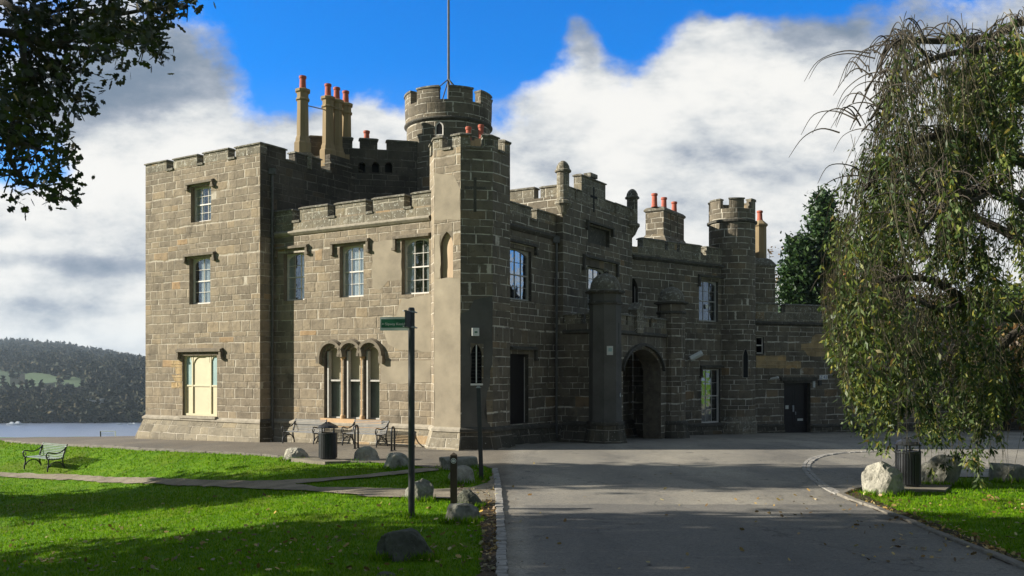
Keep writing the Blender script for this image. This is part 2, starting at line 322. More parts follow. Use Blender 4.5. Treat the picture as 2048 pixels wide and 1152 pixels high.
# ------------------------------------------------------------------ mesh builder
def fauto(pts):
    p = [Vector(q) for q in pts]; n = Vector((0, 0, 0))
    for i in range(len(p)): n += p[i].cross(p[(i+1) % len(p)])
    if n.length < 1e-12: n = Vector((0, 0, 1))
    n.normalize()
    if abs(n.z) > .85: return [(q.x, q.y) for q in p]
    T = Vector((-n.y, n.x, 0)).normalized()
    return [(q.dot(T), q.z) for q in p]
class MB:
    def __init__(s): s.v = []; s.f = []; s.uv = []; s.m = []
    def face(s, pts, m=0, uv=None):
        i = len(s.v); s.v += [tuple(p) for p in pts]; s.f.append(tuple(range(i, i+len(pts))))
        s.uv += (uv or fauto(pts)); s.m.append(m)
    def box(s, x0, x1, y0, y1, z0, z1, m=0):
        P = [(x, y, z) for z in (z0, z1) for (x, y) in ((x0, y0), (x1, y0), (x1, y1), (x0, y1))]
        for f in ((0,3,2,1),(4,5,6,7),(0,1,5,4),(1,2,6,5),(2,3,7,6),(3,0,4,7)): s.face([P[i] for i in f], m)
    def tube(s, pts, r, n=8, m=0, caps=True):
        pts = [Vector(p) for p in pts]; rs = r if isinstance(r, (list, tuple)) else [r]*len(pts)
        rings = []; up = None
        for i, p in enumerate(pts):
            d = (pts[min(i+1, len(pts)-1)] - pts[max(i-1, 0)]).normalized()
            if up is None: up = d.orthogonal().normalized()
            a = (up - d*up.dot(d)); a = a.normalized() if a.length > 1e-6 else d.orthogonal().normalized(); up = a
            b = d.cross(a)
            rings.append([p + (a*math.cos(2*math.pi*k/n) + b*math.sin(2*math.pi*k/n))*rs[i] for k in range(n)])
        base = len(s.v)
        for rg in rings: s.v += [tuple(q) for q in rg]
        for i in range(len(rings)-1):
            for k in range(n):
                k2 = (k+1) % n
                s.f.append((base+i*n+k, base+i*n+k2, base+(i+1)*n+k2, base+(i+1)*n+k)); s.m.append(m)
                s.uv += [(k*.1, i*.3), (k*.1+.1, i*.3), (k*.1+.1, i*.3+.3), (k*.1, i*.3+.3)]
        if caps:
            s.f.append(tuple(base+k for k in reversed(range(n)))); s.m.append(m); s.uv += [(0, 0)]*n
            e = base+(len(rings)-1)*n
            s.f.append(tuple(e+k for k in range(n))); s.m.append(m); s.uv += [(0, 0)]*n
    def lathe(s, c, prof, n=8, rot=0.0, m=0, cap=True):
        cx, cy = c
        def ring(r, z): return [(cx+r*math.cos(rot+2*math.pi*k/n), cy+r*math.sin(rot+2*math.pi*k/n), z) for k in range(n)]
        for (r0, z0, *q), (r1, z1, *q1) in zip(prof, prof[1:]):
            mm = q1[0] if q1 else m
            a, b = ring(r0, z0), ring(r1, z1)
            for k in range(n):
                k2 = (k+1) % n; rr = max(r0, r1); u0 = rr*2*math.pi*k/n; u1 = rr*2*math.pi*(k+1)/n
                if abs(z1-z0) < 1e-6: v0, v1 = z0, z0+abs(r1-r0)
                else: v0, v1 = z0, z1
                s.face([a[k], a[k2], b[k2], b[k]], mm, [(u0, v0), (u1, v0), (u1, v1), (u0, v1)])
        if cap: s.face(ring(*prof[-1][:2]), prof[-1][2] if len(prof[-1]) > 2 else m)
    def arcbox(s, c, r0, r1, a0, a1, z0, z1, n, m=0):
        cx, cy = c; P = lambda r, a, z: (cx+r*math.cos(a), cy+r*math.sin(a), z)
        for k in range(n):
            a = a0+(a1-a0)*k/n; b = a0+(a1-a0)*(k+1)/n
            s.face([P(r1,a,z0),P(r1,b,z0),P(r1,b,z1),P(r1,a,z1)], m, [(r1*a,z0),(r1*b,z0),(r1*b,z1),(r1*a,z1)])
            s.face([P(r0,b,z0),P(r0,a,z0),P(r0,a,z1),P(r0,b,z1)], m, [(r0*b,z0),(r0*a,z0),(r0*a,z1),(r0*b,z1)])
            s.face([P(r0,a,z1),P(r1,a,z1),P(r1,b,z1),P(r0,b,z1)], m)
            s.face([P(r0,b,z0),P(r1,b,z0),P(r1,a,z0),P(r0,a,z0)], m)
        for a, fl in ((a0, 0), (a1, 1)):
            q = [P(r0,a,z0),P(r1,a,z0),P(r1,a,z1),P(r0,a,z1)]
            s.face(q[::-1] if fl else q, m)
    def band(s, chain, prof, closed=False, m=0, zoff=None):
        """loft a profile [(outward offset, z[, mat])] along a plan chain with mitred corners"""
        n = len(chain); zoff = zoff or [0]*n
        def off(i, d):
            p = Vector(chain[i]); es = []
            for a, b in ((i-1, i), (i, i+1)):
                if closed: a %= n; b %= n
                if a < 0 or b >= n: continue
                e = (Vector(chain[b])-Vector(chain[a])).normalized(); es.append(Vector((e.y, -e.x)))
            if len(es) == 1: return p+es[0]*d
            h = es[0]+es[1]
            if h.length < 1e-4: return p+es[0]*d
            h.normalize(); return p+h*(d/max(.35, h.dot(es[0])))
        L = [0]
        for i in range(1, n+1): L.append(L[-1]+(Vector(chain[i % n])-Vector(chain[i-1])).length)
        for q0, q1 in zip(prof, prof[1:]):
            mm = q1[2] if len(q1) > 2 else m
            for i in range(n if closed else n-1):
                j = (i+1) % n
                a0, b0, a1, b1 = off(i, q0[0]), off(j, q0[0]), off(i, q1[0]), off(j, q1[0])
                v0 = q0[1]; v1 = q1[1] if abs(q1[1]-q0[1]) > 1e-5 else q0[1]+abs(q1[0]-q0[0])
                s.face([(a0.x,a0.y,q0[1]+zoff[i]),(b0.x,b0.y,q0[1]+zoff[j]),(b1.x,b1.y,q1[1]+zoff[j]),(a1.x,a1.y,q1[1]+zoff[i])], mm,
                       [(L[i],v0),(L[i+1],v0),(L[i+1],v1),(L[i],v1)])
    def mesh(s, name, mats, smooth=False):
        me = bpy.data.meshes.new(name); me.from_pydata(s.v, [], s.f)
        for mt in (mats if isinstance(mats, (list, tuple)) else [mats]): me.materials.append(M[mt] if isinstance(mt, str) else mt)
        me.polygons.foreach_set('material_index', s.m)
        ul = me.uv_layers.new(name='UVMap'); ul.data.foreach_set('uv', np.array(s.uv, dtype=np.float32).ravel())
        if smooth: me.polygons.foreach_set('use_smooth', [True]*len(s.f))
        me.update(); return me
def link(name, me, parent=None):
    o = bpy.data.objects.new(name, me); COL.objects.link(o)
    if parent is not None:
        o.parent = parent
        l = Vector((0, 0, 0)); q = parent
        while q is not None and q.get('worldspace'): l = Vector(q['worldspace']); break
        if parent.get('worldspace'): o.matrix_parent_inverse = Matrix.Translation(-Vector(parent['worldspace']))
        if parent.get('ws_child'): pass
    return o
def part(name, mb, mats, parent=None, label=None, smooth=False):
    """mesh in world coordinates, child of an object whose own transform is a pure translation (kept in WS)"""
    o = bpy.data.objects.new(name, mb.mesh(name, mats, smooth)); COL.objects.link(o)
    if parent is not None:
        o.parent = parent; o.matrix_parent_inverse = Matrix.Translation(-WS.get(parent.name, Vector((0, 0, 0))))
    if label: o['label'] = label
    return o
WS = {}
def tag(o, label=None, cat=None, group=None, kind=None):
    if label: o['label'] = label
    if cat: o['category'] = cat
    if group: o['group'] = group
    if kind: o['kind'] = kind
    return o
def thing(name, label, cat, loc, rz=0.0, group=None):
    o = bpy.data.objects.new(name, None); COL.objects.link(o); o.empty_display_size = .3
    o.location = loc; o.rotation_euler = (0, 0, rz)
    return tag(o, label, cat, group)
def lpart(name, mb, mats, parent, label=None, smooth=False):
    """mesh in the parent's local coordinates"""
    o = bpy.data.objects.new(name, mb.mesh(name, mats, smooth)); COL.objects.link(o); o.parent = parent
    if label: o['label'] = label
    return o
def struct(name, mb, mats, smooth=False, kind='structure', label=None, cat=None):
    o = bpy.data.objects.new(name, mb.mesh(name, mats, smooth)); COL.objects.link(o)
    return tag(o, label, cat, None, kind)
# ------------------------------------------------------------------ wall frames
class F:
    def __init__(s, p0, p1):
        s.O = Vector(p0); d = Vector(p1)-Vector(p0); s.L = d.length; s.U = d.normalized(); s.N = Vector((s.U.y, -s.U.x))
    def xy(s, u, w=0): return s.O + s.U*u + s.N*w
    def P(s, u, v, w=0): q = s.xy(u, w); return (q.x, q.y, v)
    def u(s, px, w=0):
        k = (px-CX)/FPX; o = s.O+s.N*w
        return (k*o.y-o.x)/(s.U.x-k*s.U.y)
    def z(s, px, py, w=0): return EYE+(HY-py)/FPX*s.xy(s.u(px, w), w).y
    def zu(s, u, py, w=0): return EYE+(HY-py)/FPX*s.xy(u, w).y
def fbox(mb, f, u0, u1, v0, v1, w0, w1, m=0):
    a = [f.P(u0,v0,w1), f.P(u1,v0,w1), f.P(u1,v1,w1), f.P(u0,v1,w1)]
    b = [f.P(u0,v0,w0), f.P(u1,v0,w0), f.P(u1,v1,w0), f.P(u0,v1,w0)]
    mb.face(a, m); mb.face(b[::-1], m)
    mb.face([b[0],b[1],a[1],a[0]], m); mb.face([a[3],a[2],b[2],b[3]], m)
    mb.face([b[0],a[0],a[3],b[3]], m); mb.face([a[1],b[1],b[2],a[2]], m)
def wallface(mb, f, u0, u1, v0, v1, holes=(), m=0, w=0):
    us = sorted({u0, u1, *[h[0] for h in holes], *[h[1] for h in holes]}); vs = sorted({v0, v1, *[h[2] for h in holes], *[h[3] for h in holes]})
    us = [x for x in us if u0-1e-6 <= x <= u1+1e-6]; vs = [x for x in vs if v0-1e-6 <= x <= v1+1e-6]
    for i in range(len(us)-1):
        for j in range(len(vs)-1):
            cu = (us[i]+us[i+1])/2; cv = (vs[j]+vs[j+1])/2
            if any(h[0] < cu < h[1] and h[2] < cv < h[3] for h in holes): continue
            mb.face([f.P(us[i],vs[j],w), f.P(us[i+1],vs[j],w), f.P(us[i+1],vs[j+1],w), f.P(us[i],vs[j+1],w)], m)
def block(mb, poly, z0, z1, holes={}, m=0, mats={}, top=True, topm=None):
    n = len(poly)
    for i in range(n):
        f = F(poly[i], poly[(i+1) % n])
        wallface(mb, f, 0, f.L, z0, z1, holes.get(i, ()), mats.get(i, m))
    if top: mb.face([(p[0], p[1], z1) for p in poly], m if topm is None else topm)
def reveal(mb, f, u0, u1, v0, v1, d, m=0):
    mb.face([f.P(u0,v0,0), f.P(u0,v0,-d), f.P(u0,v1,-d), f.P(u0,v1,0)][::-1], m)
    mb.face([f.P(u1,v0,0), f.P(u1,v0,-d), f.P(u1,v1,-d), f.P(u1,v1,0)], m)
    mb.face([f.P(u0,v1,0), f.P(u0,v1,-d), f.P(u1,v1,-d), f.P(u1,v1,0)][::-1], m)
    mb.face([f.P(u0,v0,0), f.P(u0,v0,-d), f.P(u1,v0,-d), f.P(u1,v0,0)], m)
def room(mb, f, u0, u1, v0, v1, d0, d1, m):
    e = .04
    reveal2 = [(u0-e, u1+e, v0-e, v1+e)]
    for (a, b, c, d) in reveal2:
        mb.face([f.P(a,c,-d1), f.P(b,c,-d1), f.P(b,d,-d1), f.P(a,d,-d1)], m)
        for q in ([(a,c),(a,d)], [(b,c),(b,d)], [(a,c),(b,c)], [(a,d),(b,d)]):
            mb.face([f.P(*q[0],-d0), f.P(*q[1],-d0), f.P(*q[1],-d1), f.P(*q[0],-d1)], m)
def crenel(mb, f, merlons, zg, h, th=.34, m=0, cm=1, cope=.09, pr=.045, slope=0.0):
    """merlon boxes with a chamfered coping on top"""
    for (a, b) in merlons:
        jz = random.uniform(-.015, .015); z1 = zg+h-cope+jz
        fbox(mb, f, a, b, zg, z1, -th, 0, m)
        t0 = z1+cope*.45; t1 = z1+cope
        q = [(a-pr, z1, pr), (b+pr, z1, pr), (b+pr, z1, -th-pr), (a-pr, z1, -th-pr)]
        r = [(x, t0, y) for x, _, y in q]; s_ = .07
        s2 = [(a-pr+s_, t1, pr-s_*1.4), (b+pr-s_, t1, pr-s_*1.4), (b+pr-s_, t1, -th-pr+s_*1.4), (a-pr+s_, t1, -th-pr+s_*1.4)]
        Q = [f.P(*x) for x in q]; Rr = [f.P(*x) for x in r]; S = [f.P(*x) for x in s2]
        mb.face(Q[::-1], cm); mb.face(S, cm)
        for k in range(4):
            k2 = (k+1) % 4
            mb.face([Q[k], Q[k2], Rr[k2], Rr[k]], cm); mb.face([Rr[k], Rr[k2], S[k2], S[k]], cm)
def gapsill(mb, f, gaps, zg, th=.34, m=1):
    for a, b in gaps: fbox(mb, f, a+.01, b-.01, zg-.05, zg+.035, -th-.03, .05, m)
def tudor(w, h, n=10):
    """half-width w, rise h: four-centred arch outline from left spring to right spring (u from 0..2w)"""
    out = []
    for i in range(2*n+1):
        x = -1+i/n; y = (1-abs(x)**2.3)**.62 if abs(x) < 1 else 0
        y = .86*y+.14*(1-abs(x)); out.append((w+w*x, h*y))
    return out
def lancet(w, h, n=8):
    out = []
    for i in range(n+1): s = i/n; out.append((w*(1-math.cos(s*math.pi/2)**1.0*1.0) if 0 else w*s**1.0*1.0*s*.55+w*s*.45, h*math.sin(s*math.pi/2)))
    # convert into a pointed arch: left half then mirrored
    left = [(w*(1-math.cos(math.acos(max(-1, 1-s)))), 0) for s in (0,)]
    pts = []
    Rr = (w*w+h*h)/(2*w)
    a1 = math.asin(min(1, h/Rr))
    for i in range(n+1):
        a = a1*i/n; pts.append((Rr-Rr*math.cos(a), Rr*math.sin(a)))
    return pts + [(2*w-x, y) for x, y in pts[::-1][1:]]
def round_arch(w, n=10): return [(w-w*math.cos(math.pi*i/n), w*math.sin(math.pi*i/n)) for i in range(n+1)]
def arch_panel(mb, f, u0, u1, vs, v1, arch, w=0, d=.0, m=0, md=None, vb=None):
    """fill the corners above an arch inside [u0,u1]x[vs,v1]; arch points relative to (u0,vs); optionally a reveal down to vb"""
    A = [(u0+x, vs+y) for x, y in arch]; n = len(A); mid = n//2
    um = A[mid][0]
    for i in range(n-1):
        (xa, ya), (xb, yb) = A[i], A[i+1]
        mb.face([f.P(xa,ya,w), f.P(xb,yb,w), f.P(xb,v1,w), f.P(xa,v1,w)], m)
    if d:
        md = m if md is None else md
        B = ([(u0, vb)] if vb is not None else [])+A+([(u1, vb)] if vb is not None else [])
        for (xa, ya), (xb, yb) in zip(B, B[1:]): mb.face([f.P(xa,ya,w), f.P(xa,ya,w-d), f.P(xb,yb,w-d), f.P(xb,yb,w)], md)
        if vb is not None: mb.face([f.P(u0,vb,w), f.P(u1,vb,w), f.P(u1,vb,w-d), f.P(u0,vb,w-d)], md)
def hood(mb, f, u0, u1, zt, drop=.28, pr=.13, th=.11, m=0, ends=(1, 1)):
    """square label mould with dropped ends and stops"""
    def seg(a, b, c, d, k=1.0):
        fbox(mb, f, a, b, c, d, -.02, pr*k, m)
    P = [(u0, zt-th), (u1, zt-th)]
    # top rail with sloping weathering
    a = [f.P(u0,zt-th,pr), f.P(u1,zt-th,pr), f.P(u1,zt-.035,pr), f.P(u0,zt-.035,pr)]
    b = [f.P(u0,zt+.02,-.01), f.P(u1,zt+.02,-.01)]
    c = [f.P(u0,zt-th,-.01), f.P(u1,zt-th,-.01)]
    mb.face(a, m); mb.face([a[3], a[2], b[1], b[0]], m); mb.face([c[0], c[1], a[1], a[0]], m)
    mb.face([c[0], a[0], a[3], b[0]], m); mb.face([a[1], c[1], b[1], a[2]], m)
    if ends[0]:
        seg(u0, u0+th*.9, zt-th-drop, zt-th-.001, .8); seg(u0-.05, u0+th*.9+.01, zt-th-drop-.09, zt-th-drop-.001, .95)
    if ends[1]:
        seg(u1-th*.9, u1, zt-th-drop, zt-th-.001, .8); seg(u1-th*.9-.01, u1+.05, zt-th-drop-.09, zt-th-drop-.001, .95)
def frame_bars(mb, f, u0, u1, v0, v1, d, cols=3, rows=(2, 2), split=.5, head=.22, st=.055, bar=.016, m=0):
    W = -d
    fbox(mb, f, u0, u0+st, v0, v1, W-.05, W+.03, m); fbox(mb, f, u1-st, u1, v0, v1, W-.05, W+.03, m)
    fbox(mb, f, u0+st+.001, u1-st-.001, v0, v0+st*1.2, W-.05, W+.035, m)
    a0, a1 = u0+st, u1-st; vs = v1-head-.03
    if head > 0:
        arch_panel(mb, f, a0, a1, vs, v1-.001, tudor((a1-a0)/2, head, 8), w=W+.025, d=.06, m=m)
        mb.face([f.P(a0,v1,W+.025), f.P(a1,v1,W+.025), f.P(a1,v1,W-.03), f.P(a0,v1,W-.03)], m)
    else: fbox(mb, f, a0+.001, a1-.001, v1-st, v1, W-.05, W+.03, m); vs = v1-st
    vm = v0+(v1-v0)*split
    fbox(mb, f, a0+.001, a1-.001, vm-.022, vm+.022, W-.04, W+.02, m)
    for k in range(1, cols):
        x = a0+(a1-a0)*k/cols; top = v1-.04 if head > 0 else vs
        fbox(mb, f, x-bar/2, x+bar/2, v0+st*1.2, top, W-.03, W+.005, m)
    for lo, hi, r in ((v0+st*1.2, vm-.022, rows[0]), (vm+.022, (v1-.03 if head > 0 else vs), rows[1])):
        for k in range(1, r):
            y = lo+(hi-lo)*k/r; fbox(mb, f, a0, a1, y-bar/2, y+bar/2, W-.031, W+.006, m)
def curtain(mb, f, a, b, v0, v1, w, m=0):
    n = 10
    for i in range(n):
        x0 = a+(b-a)*i/n; x1 = a+(b-a)*(i+1)/n; w0 = w+.03*(i % 2); w1 = w+.03*((i+1) % 2)
        mb.face([f.P(x0,v0,w0), f.P(x1,v0,w1), f.P(x1,v1,w1), f.P(x0,v1,w0)], m)
# ------------------------------------------------------------------ plan of the castle
dL = Vector((-.8475, .5308)); dR = Vector((.5308, .8475)); nL = Vector((-.5308, -.8475)); nR = Vector((.8475, -.5308))
V2 = Vector
Cc = V2((-1.66, 29.0)); s8 = 1.06
def rot(v, a): return V2((v.x*math.cos(a)-v.y*math.sin(a), v.x*math.sin(a)+v.y*math.cos(a)))
oct_ = [Cc+dL*s8, Cc]
e = -dL
for k in range(6):
    e = rot(e, R(45)); oct_.append(oct_[-1]+e*s8)
Ml = V2((-9.06, 34.25)); Mr = V2((-2.726, 30.29))
P0 = V2((-9.426, 33.665)); P1 = V2((-15.175, 37.27))
W1a = V2((-.495, 30.395)); W1b = W1a+dR*4.25
Bc = V2((1.909, 33.67)); Bd = Bc+dR*6.2
C0 = V2((5.28, 39.6)); C1 = V2((10.34, 43.7)); TT = V2((10.85, 44.4)); TR = 1.12
X0 = V2((11.55, 44.95)); X1 = X0+V2((.93, .37)).normalized()*24
castle = thing('castle', 'old grey-brown sandstone castle with battlements, octagonal corner tower and tall chimneys', 'castle', (0, 33, 0))
WS['castle'] = Vector((0, 33, 0))
def window(f, o0, o1, v0, v1, d=.22, cols=3, rows=(2, 2), split=.5, head=.22, parent=castle, cur=(0, .45), mat='timber', label=None, hoodp=None, hm='moulding', pane='glass'):
    mb = MB(); frame_bars(mb, f, o0, o1, v0, v1, d, cols, rows, split, head)
    o = part('window', mb, mat, parent, label)
    g = MB(); g.face([f.P(o0+.03,v0+.03,-d-.02), f.P(o1-.03,v0+.03,-d-.02), f.P(o1-.03,v1-.03,-d-.02), f.P(o0+.03,v1-.03,-d-.02)])
    part('pane', g, pane, o)
    if cur and pane == 'glass':
        c = MB()
        for a, b in (cur if isinstance(cur[0], tuple) else [cur]):
            curtain(c, f, o0+(o1-o0)*a, o0+(o1-o0)*b, v0+.02, v1-.02, -d-.07)
        part('curtain', c, 'curtain', o)
    if hoodp:
        h = MB(); hood(h, f, *hoodp[:3], **(hoodp[3] if len(hoodp) > 3 else {})); part('hood_mould', h, hm, o)
    return o
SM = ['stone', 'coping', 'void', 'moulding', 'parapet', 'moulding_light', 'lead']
DM = ['stone_shade', 'coping', 'void', 'moulding_shade', 'parapet', 'moulding_shade', 'lead']  # shade-coloured set for the walls out of the sun
ZB = -1.2
# ---------------- square tower (left)
fLT = F(P1, P0); fS = F(P0, P0+dR*9.0)
def hole(f, xa, xb, ya, yb): # pixel rectangle -> hole using mid-line x for z
    u0, u1 = f.u(xa), f.u(xb); um = (xa+xb)/2
    return (u0, u1, f.z(um, yb), f.z(um, ya))
mb = MB()
h1 = hole(fLT, 381.5, 422, 372, 443); h2 = hole(fLT, 378.5, 420.5, 515, 608); h3 = hole(fLT, 365, 434, 711, 832)
zg = 10.72; zt = 11.17
poly = [P1, P0, P0+dR*9.0, P1+dR*9.0]
block(mb, poly, ZB, zg, {0: [h1, h2, h3]}, 0, {1: 0}, topm=6)
for h in (h1, h2): reveal(mb, fLT, *h, .22, 3); room(mb, fLT, *h, .22, 1.0, 2)
reveal(mb, fLT, *h3, .20, 3); room(mb, fLT, *h3, .22, 1.0, 2)
ms = [(0, fLT.u(333)), (fLT.u(347), fLT.u(394)), (fLT.u(407), fLT.u(456)), (fLT.u(471), fLT.L)]
crenel(mb, fLT, ms, zg, zt-zg, m=4); gapsill(mb, fLT, [(ms[i][1], ms[i+1][0]) for i in range(3)], zg)
ms = [(.341, fS.u(572)), (fS.u(590), fS.u(642)), (fS.u(662), fS.u(702)), (fS.u(717), fS.u(769))]
part('square_tower', mb, SM, castle, 'tall square corner tower with three windows and battlements')
mb = MB()
crenel(mb, fS, ms, zg+.001, zt-zg, m=0); gapsill(mb, fS, [(ms[i][1], ms[i+1][0]) for i in range(3)], zg)
wallface(mb, fS, .02, 8.9, 7.6, zg, (), 0, .012)  # dark sheet over the side wall, its shade painted on
part('side_battlement', mb, DM[:1]+['coping'], castle)
bpy.data.objects['side_battlement'].data.materials[0] = M['stone_deep_shade']
window(fLT, h1[0]+.0, h1[1], h1[2], h1[3], cols=3, rows=(2, 2), head=.0, cur=((0, .4), (.6, 1)), hoodp=(fLT.u(375), fLT.u(428), fLT.z(400, 362), dict(drop=.12)))
window(fLT, h2[0], h2[1], h2[2], h2[3], cols=2, rows=(2, 2), cur=(.3, 1), hoodp=(fLT.u(370), fLT.u(431), fLT.z(400, 506), dict(drop=.15)))
# three-light ground window
mb = MB(); d = .13; u0, u1, v0, v1 = h3
for x in (0, .235, .765, 1): 
    c = u0+(u1-u0)*x; c = min(max(c, u0+.04), u1-.04); fbox(mb, fLT, c-.035, c+.035, v0, v1, -d-.04, -d+.04)
fbox(mb, fLT, u0+.08, u1-.08, v0+.001, v0+.09, -d-.04, -d+.05)
vm = v0+(v1-v0)*.5; fbox(mb, fLT, u0+.08, u1-.08, vm-.03, vm+.03, -d-.03, -d+.03)
for xa, xb, hh in ((.035, .2, .16), (.27, .73, .26), (.8, .965, .16)):
    a_, b_ = u0+(u1-u0)*xa, u0+(u1-u0)*xb
    arch_panel(mb, fLT, a_, b_, v1-hh-.03, v1-.002, tudor((b_-a_)/2, hh, 7), w=-d+.03, d=.05)
ow = part('window', mb, 'cream', castle, 'boarded three-light ground floor window with cream panels')
for xa, xb, va, vb, mt in ((0, .235, vm, v1, 'blue_glass'), (.765, 1, vm, v1, 'blue_glass'), (.235, .765, v0, v1, 'cream'), (0, .235, v0, vm, 'cream'), (.765, 1, v0, vm, 'cream')):
    g = MB(); fbox(g, fLT, u0+(u1-u0)*xa+.002, u0+(u1-u0)*xb-.002, va+.002, vb-.002, -d-.03, -d-.005)
    part('panel', g, mt, ow, 'pale blue panel' if mt == 'blue_glass' else 'cream painted panel')
g = MB(); hood(g, fLT, fLT.u(357), fLT.u(446), fLT.z(400, 697), drop=.2, pr=.16, th=.13)
for k in range(3): fbox(g, fLT, u0-.02, u1+.02, v1+.03+.055*k, v1+.03+.055*k+.04, -.01, .02+.028*k)
part('hood_mould', g, 'moulding', ow)
g = MB(); fbox(g, fLT, u0-.06, u1+.03, v0-.10, v0-.002, -.2, .14); part('sill', g, 'moulding_light', ow)
# ---------------- front wing (between the towers)
fM = F(Ml, Mr); mb = MB(); zgm = 8.16; ztm = 8.68
holes = []
specs = [(567, 608.5, 506, 601), (679, 727, 491, 594), (803, 858, 477, 588)]
hs = [hole(fM, *s) for s in specs]
ax = [(648, 681), (687, 720), (726, 759)]
ahs = [(fM.u(a), fM.u(b), fM.z(705, 838), fM.z(705, 693)) for a, b in ax]
zbar = ahs[1][2]; ztop = ahs[1][3]
poly = [Ml+dL*.4, Mr, Mr+dR*7, Ml+dR*7+dL*.4]
off = .4
fMb = F(poly[0], poly[1])
H = [(h[0]+off, h[1]+off, h[2], h[3]) for h in hs]+[(h[0]+off, h[1]+off, zbar, ztop) for h in ahs]
block(mb, poly, ZB, zgm, {0: H}, 0, topm=6)
for h in H[:3]: reveal(mb, fMb, *h, .22, 3); room(mb, fMb, *h, .22, 1.0, 2)
ms = [(.0, fM.u(585)), (fM.u(600), fM.u(655)), (fM.u(671), fM.u(731)), (fM.u(746), fM.u(808)), (fM.u(824), fM.L)]
crenel(mb, fM, ms, zgm, ztm-zgm, m=4); gapsill(mb, fM, [(ms[i][1], ms[i+1][0]) for i in range(4)], zgm)
wallface(mb, fM, 0.01, fM.L-.01, 7.80, zgm-.06, (), 4, .012)
mb.band([Ml, Mr], [(0, 7.62), (.05, 7.64), (.13, 7.72), (.13, 7.77), (.0, 7.83)], m=5)
# arcade spandrels and deep reveals
for h in H[3:]:
    hw = (h[1]-h[0])/2; arch_panel(mb, fMb, h[0], h[1], h[3]-hw, h[3], round_arch(hw, 12), w=0, d=.27, m=0, md=3, vb=h[2])
    room(mb, fMb, *h, .30, 1.0, 2)
part('front_wing', mb, SM, castle, 'lower front wing with three upper windows and an arcade of three lights')
window(fM, *hs[0], cols=3, cur=((0, .25), (.55, 1)), label='sash window partly in the shadow of the square tower', hoodp=(fM.u(552), fM.u(617), fM.z(590, 491), dict(drop=.18)))
window(fM, *hs[1], cols=3, cur=(0, 1), hoodp=(fM.u(664), fM.u(739), fM.z(700, 480), dict(drop=.30)))
window(fM, *hs[2], cols=3, cur=((0, .3), (.75, 1)), hoodp=(fM.u(789), fM.u(861), fM.z(825, 469), dict(drop=.30, ends=(1, 0))))
arc = MB()
for i, h in enumerate(H[3:]):
    hw = (h[1]-h[0])/2; cu = (h[0]+h[1])/2; cz = h[3]-hw
    rr = hw+.17; n = 16
    for k in range(n):
        a0_ = math.pi*k/n; a1_ = math.pi*(k+1)/n
        q = []
        for (r_, w_) in ((rr-.075, 0), (rr-.075, .15), (rr+.03, .15), (rr+.09, -.02)):
            q.append([fMb.P(cu-r_*math.cos(a_)*1.0, cz+.03+r_*math.sin(a_), w_) for a_ in (a0_, a1_)])
        for j in range(3): arc.face([q[j][0], q[j][1], q[j+1][1], q[j+1][0]])
    # moulded inner frame
    for k in range(n):
        a0_ = math.pi*k/n; a1_ = math.pi*(k+1)/n
        q = [[fMb.P(cu-r_*math.cos(a_), cz+r_*math.sin(a_), w_) for a_ in (a0_, a1_)] for (r_, w_) in ((hw+.002, -.14), (hw-.05, -.14), (hw-.05, -.2))]
        for j in range(2): arc.face([q[j][0], q[j][1], q[j+1][1], q[j+1][0]], 1)
ul = H[3][0]-.17; ur = H[5][1]+.17; sp = H[3][3]-(H[3][1]-H[3][0])/2
for x in (ul, ur): fbox(arc, fMb, x-.09, x+.09, sp-.20, sp+.06, -.02, .17)
ao = part('arcade', arc, ['moulding', 'moulding_light'], castle, 'triple round-arched arcade window')
for a_, b_ in ((H[3][1], H[4][0]), (H[4][1], H[5][0])):
    c_ = (a_+b_)/2; q = fMb.xy(c_, -.05); g = MB()
    g.lathe((q.x, q.y), [(.10, zbar), (.10, zbar+.1), (.06, zbar+.16), (.055, sp-.1), (.085, sp-.02), (.10, sp+.05), (.10, sp+.1)], 12)
    part('column', g, 'sill', ao, smooth=False)
g = MB(); fbox(g, fMb, ul+.05, ur-.03, zbar-.30, zbar-.003, -.26, .07); part('sill', g, 'sill', ao)
for h in H[3:]:
    g = MB(); frame_bars(g, fMb, h[0], h[1], h[2], h[3], .24, cols=1, rows=(1, 1), split=.53, head=.0, st=.045)
    fbox(g, fMb, h[0]+.12, h[0]+.18, h[2]+.02, h[3]-.16, -.2, -.05); fbox(g, fMb, h[0]+.181, h[1]-.02, h[2]+(h[3]-h[2])*.53-.03, h[2]+(h[3]-h[2])*.53+.03, -.2, -.10)
    wo = part('light_frame', g, 'timber_grey', ao)
    g = MB(); vm = h[2]+(h[3]-h[2])*.53
    g.face([fMb.P(h[0],vm,-.27), fMb.P(h[1],vm,-.27), fMb.P(h[1],h[3],-.27), fMb.P(h[0],h[3],-.27)])
    part('board', g, 'pale_board', ao)
    g = MB(); g.face([fMb.P(h[0],h[2],-.27), fMb.P(h[1],h[2],-.27), fMb.P(h[1],vm,-.27), fMb.P(h[0],vm,-.27)]); part('lower_pane', g, 'lower_glass', ao)
